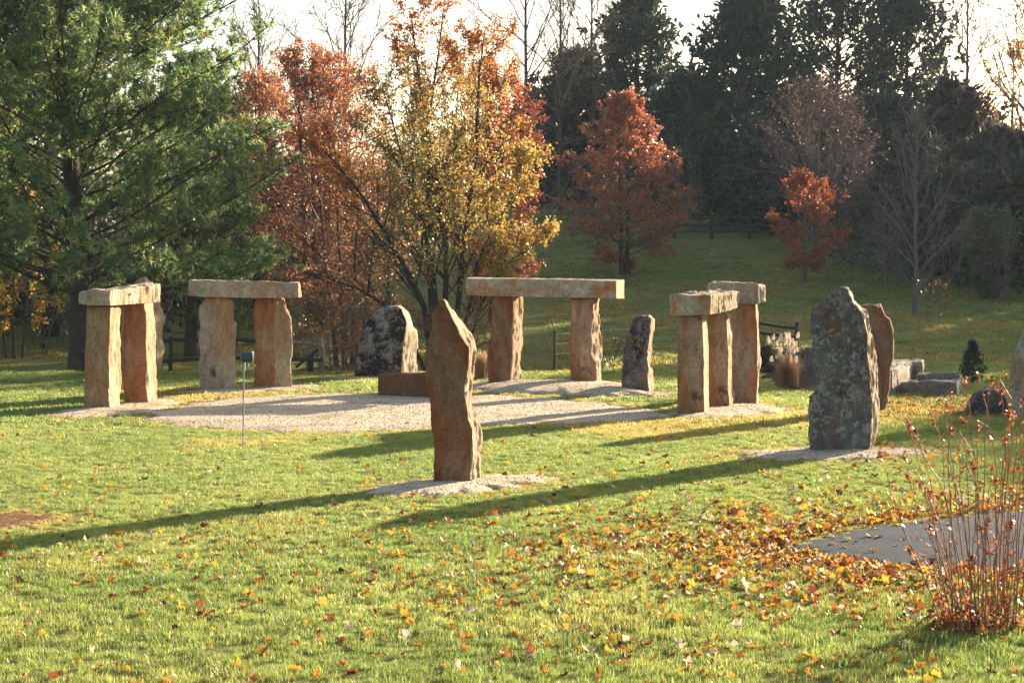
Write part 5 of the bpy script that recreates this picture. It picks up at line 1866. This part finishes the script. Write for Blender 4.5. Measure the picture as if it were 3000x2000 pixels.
# orange carpet before the ledge, and litter under the trees behind the lawn
pts2 = np.array([G(rl.uniform(2585, 2960), rl.uniform(1160, 1219)) for _ in range(2600)])
keep2 = rl.random(2600) < 0.8
x3 = rl.uniform(-7.5, 1.5, 5200)
y3 = rl.uniform(36.2, 44, 5200)
k3 = rl.random(5200) < np.interp(y3, [36.2, 37.2, 39.5, 44], [0.05, 0.6, 0.7, 0.3])
x4 = rl.uniform(-2, 14, 2600)
y4 = rl.uniform(38, 66, 2600)
k4 = rl.random(2600) < 0.5
AX = np.concatenate([X, pts2[keep2, 0], x3[k3], x4[k4]])
AY = np.concatenate([Y, pts2[keep2, 1], y3[k3], y4[k4]])
kind_ = np.concatenate([np.zeros(len(X)), np.full(keep2.sum(), 2), np.full(k3.sum(), 3), np.full(k4.sum(), 4)])
on_drive = np.concatenate([ins, np.zeros(len(AX) - len(ins), bool)])
n = len(AX)
AZ = gz(AX, AY) + np.where(on_drive, 0.02, rl.uniform(0.008, 0.034, n)) * np.where(kind_ == 2, 0.8, 1)
size = rl.uniform(0.04, 0.106, n) * np.where(kind_ == 2, 0.75, np.where(kind_ >= 3, 0.95, 1))
rot = np.stack([rl.normal(size=n) * np.where(on_drive, 0.12, 0.5), rl.normal(size=n) * np.where(on_drive, 0.12, 0.5), rl.uniform(0, 6.28, n)], 1)
names = list(LEAFCOL)
ci_ = rl.choice(5, n, p=[0.30, 0.22, 0.22, 0.15, 0.11])
ci_ = np.where(kind_ == 2, rl.choice(5, n, p=[0.05, 0.35, 0.45, 0.1, 0.05]), ci_)
ci_ = np.where(kind_ == 3, rl.choice(5, n, p=[0.45, 0.3, 0.1, 0.1, 0.05]), ci_)
seen = (kind_ == 0) & (np.abs(AX / AY) < 0.268) & (AY > 10.2)
order = np.argsort(np.where(seen, AY, 1e3) / (size ** 0.5))
first = order[:300]
rest = order[300:]
cols = np.array([LEAFCOL[k][:3] for k in names])
tint = np.ones((n, 4))
tint[:, :3] = cols[ci_] * rl.uniform(0.75, 1.2, (n, 1)) * rl.uniform(0.9, 1.1, (n, 3))
o = scatter("leaf_litter", np.stack([AX, AY, AZ], 1)[rest], rot[rest], size[rest], rl.integers(0, 9, len(rest)), tint[rest], lc)
tag(o, "fallen yellow, orange and brown leaves strewn over lawn and driveway edge", "leaf litter", kind="stuff")
lm = {}
for i in first:
    key = (names[ci_[i]], int(rl.integers(0, 9)))
    if key not in lm:
        V, t = leaf_geo[key[1]]
        lm[key] = mesh_np("fallen_leaf", V, t, MATS["leaf_" + key[0].replace(" ", "_")])
    o = add("fallen_leaf", lm[key], loc=(AX[i], AY[i], AZ[i]))
    o.rotation_euler = tuple(rot[i])
    o.scale = (size[i],) * 3
    u_ = AX[i] / AY[i]
    zx = ["at the left edge", "left of the pointed monolith", "below the pointed monolith", "between monolith and dried stalks", "beside the dried stalks"][int(np.clip((u_ + 0.2727) / 0.1091, 0, 4))]
    zy = "on the grass nearest the camera" if AY[i] < 11 else ("on the grass a little back" if AY[i] < 12.2 else "on the grass farther back")
    tag(o, "%s fallen leaf %s, %s" % (key[0], zy, zx), "leaf", "fallen leaves in the foreground grass")

# ------------------------------------------------------------------ thin autumn haze
hv = np.array([(x, y, z) for z in (-2.0, 26.0) for (x, y) in ((-430, -70), (430, -70), (430, 630), (-430, 630))], float)
hq = [[3, 2, 1, 0], [4, 5, 6, 7], [0, 1, 5, 4], [1, 2, 6, 5], [2, 3, 7, 6], [3, 0, 4, 7]]
m, nt, b = newmat("haze")
nt.nodes.remove(b)
pv = nd(nt, 'ShaderNodeVolumePrincipled')
pv.inputs['Color'].default_value = (0.70, 0.86, 1.0, 1)
pv.inputs['Density'].default_value = HAZE
pv.inputs['Anisotropy'].default_value = 0.2
nt.links.new(pv.outputs[0], nt.nodes['Material Output'].inputs['Volume'])
hz = add("haze", mesh_np("haze", hv, np.array(hq), m))
tag(hz, "thin pale autumn haze in the air", kind="stuff")
hz.display_type = 'WIRE'
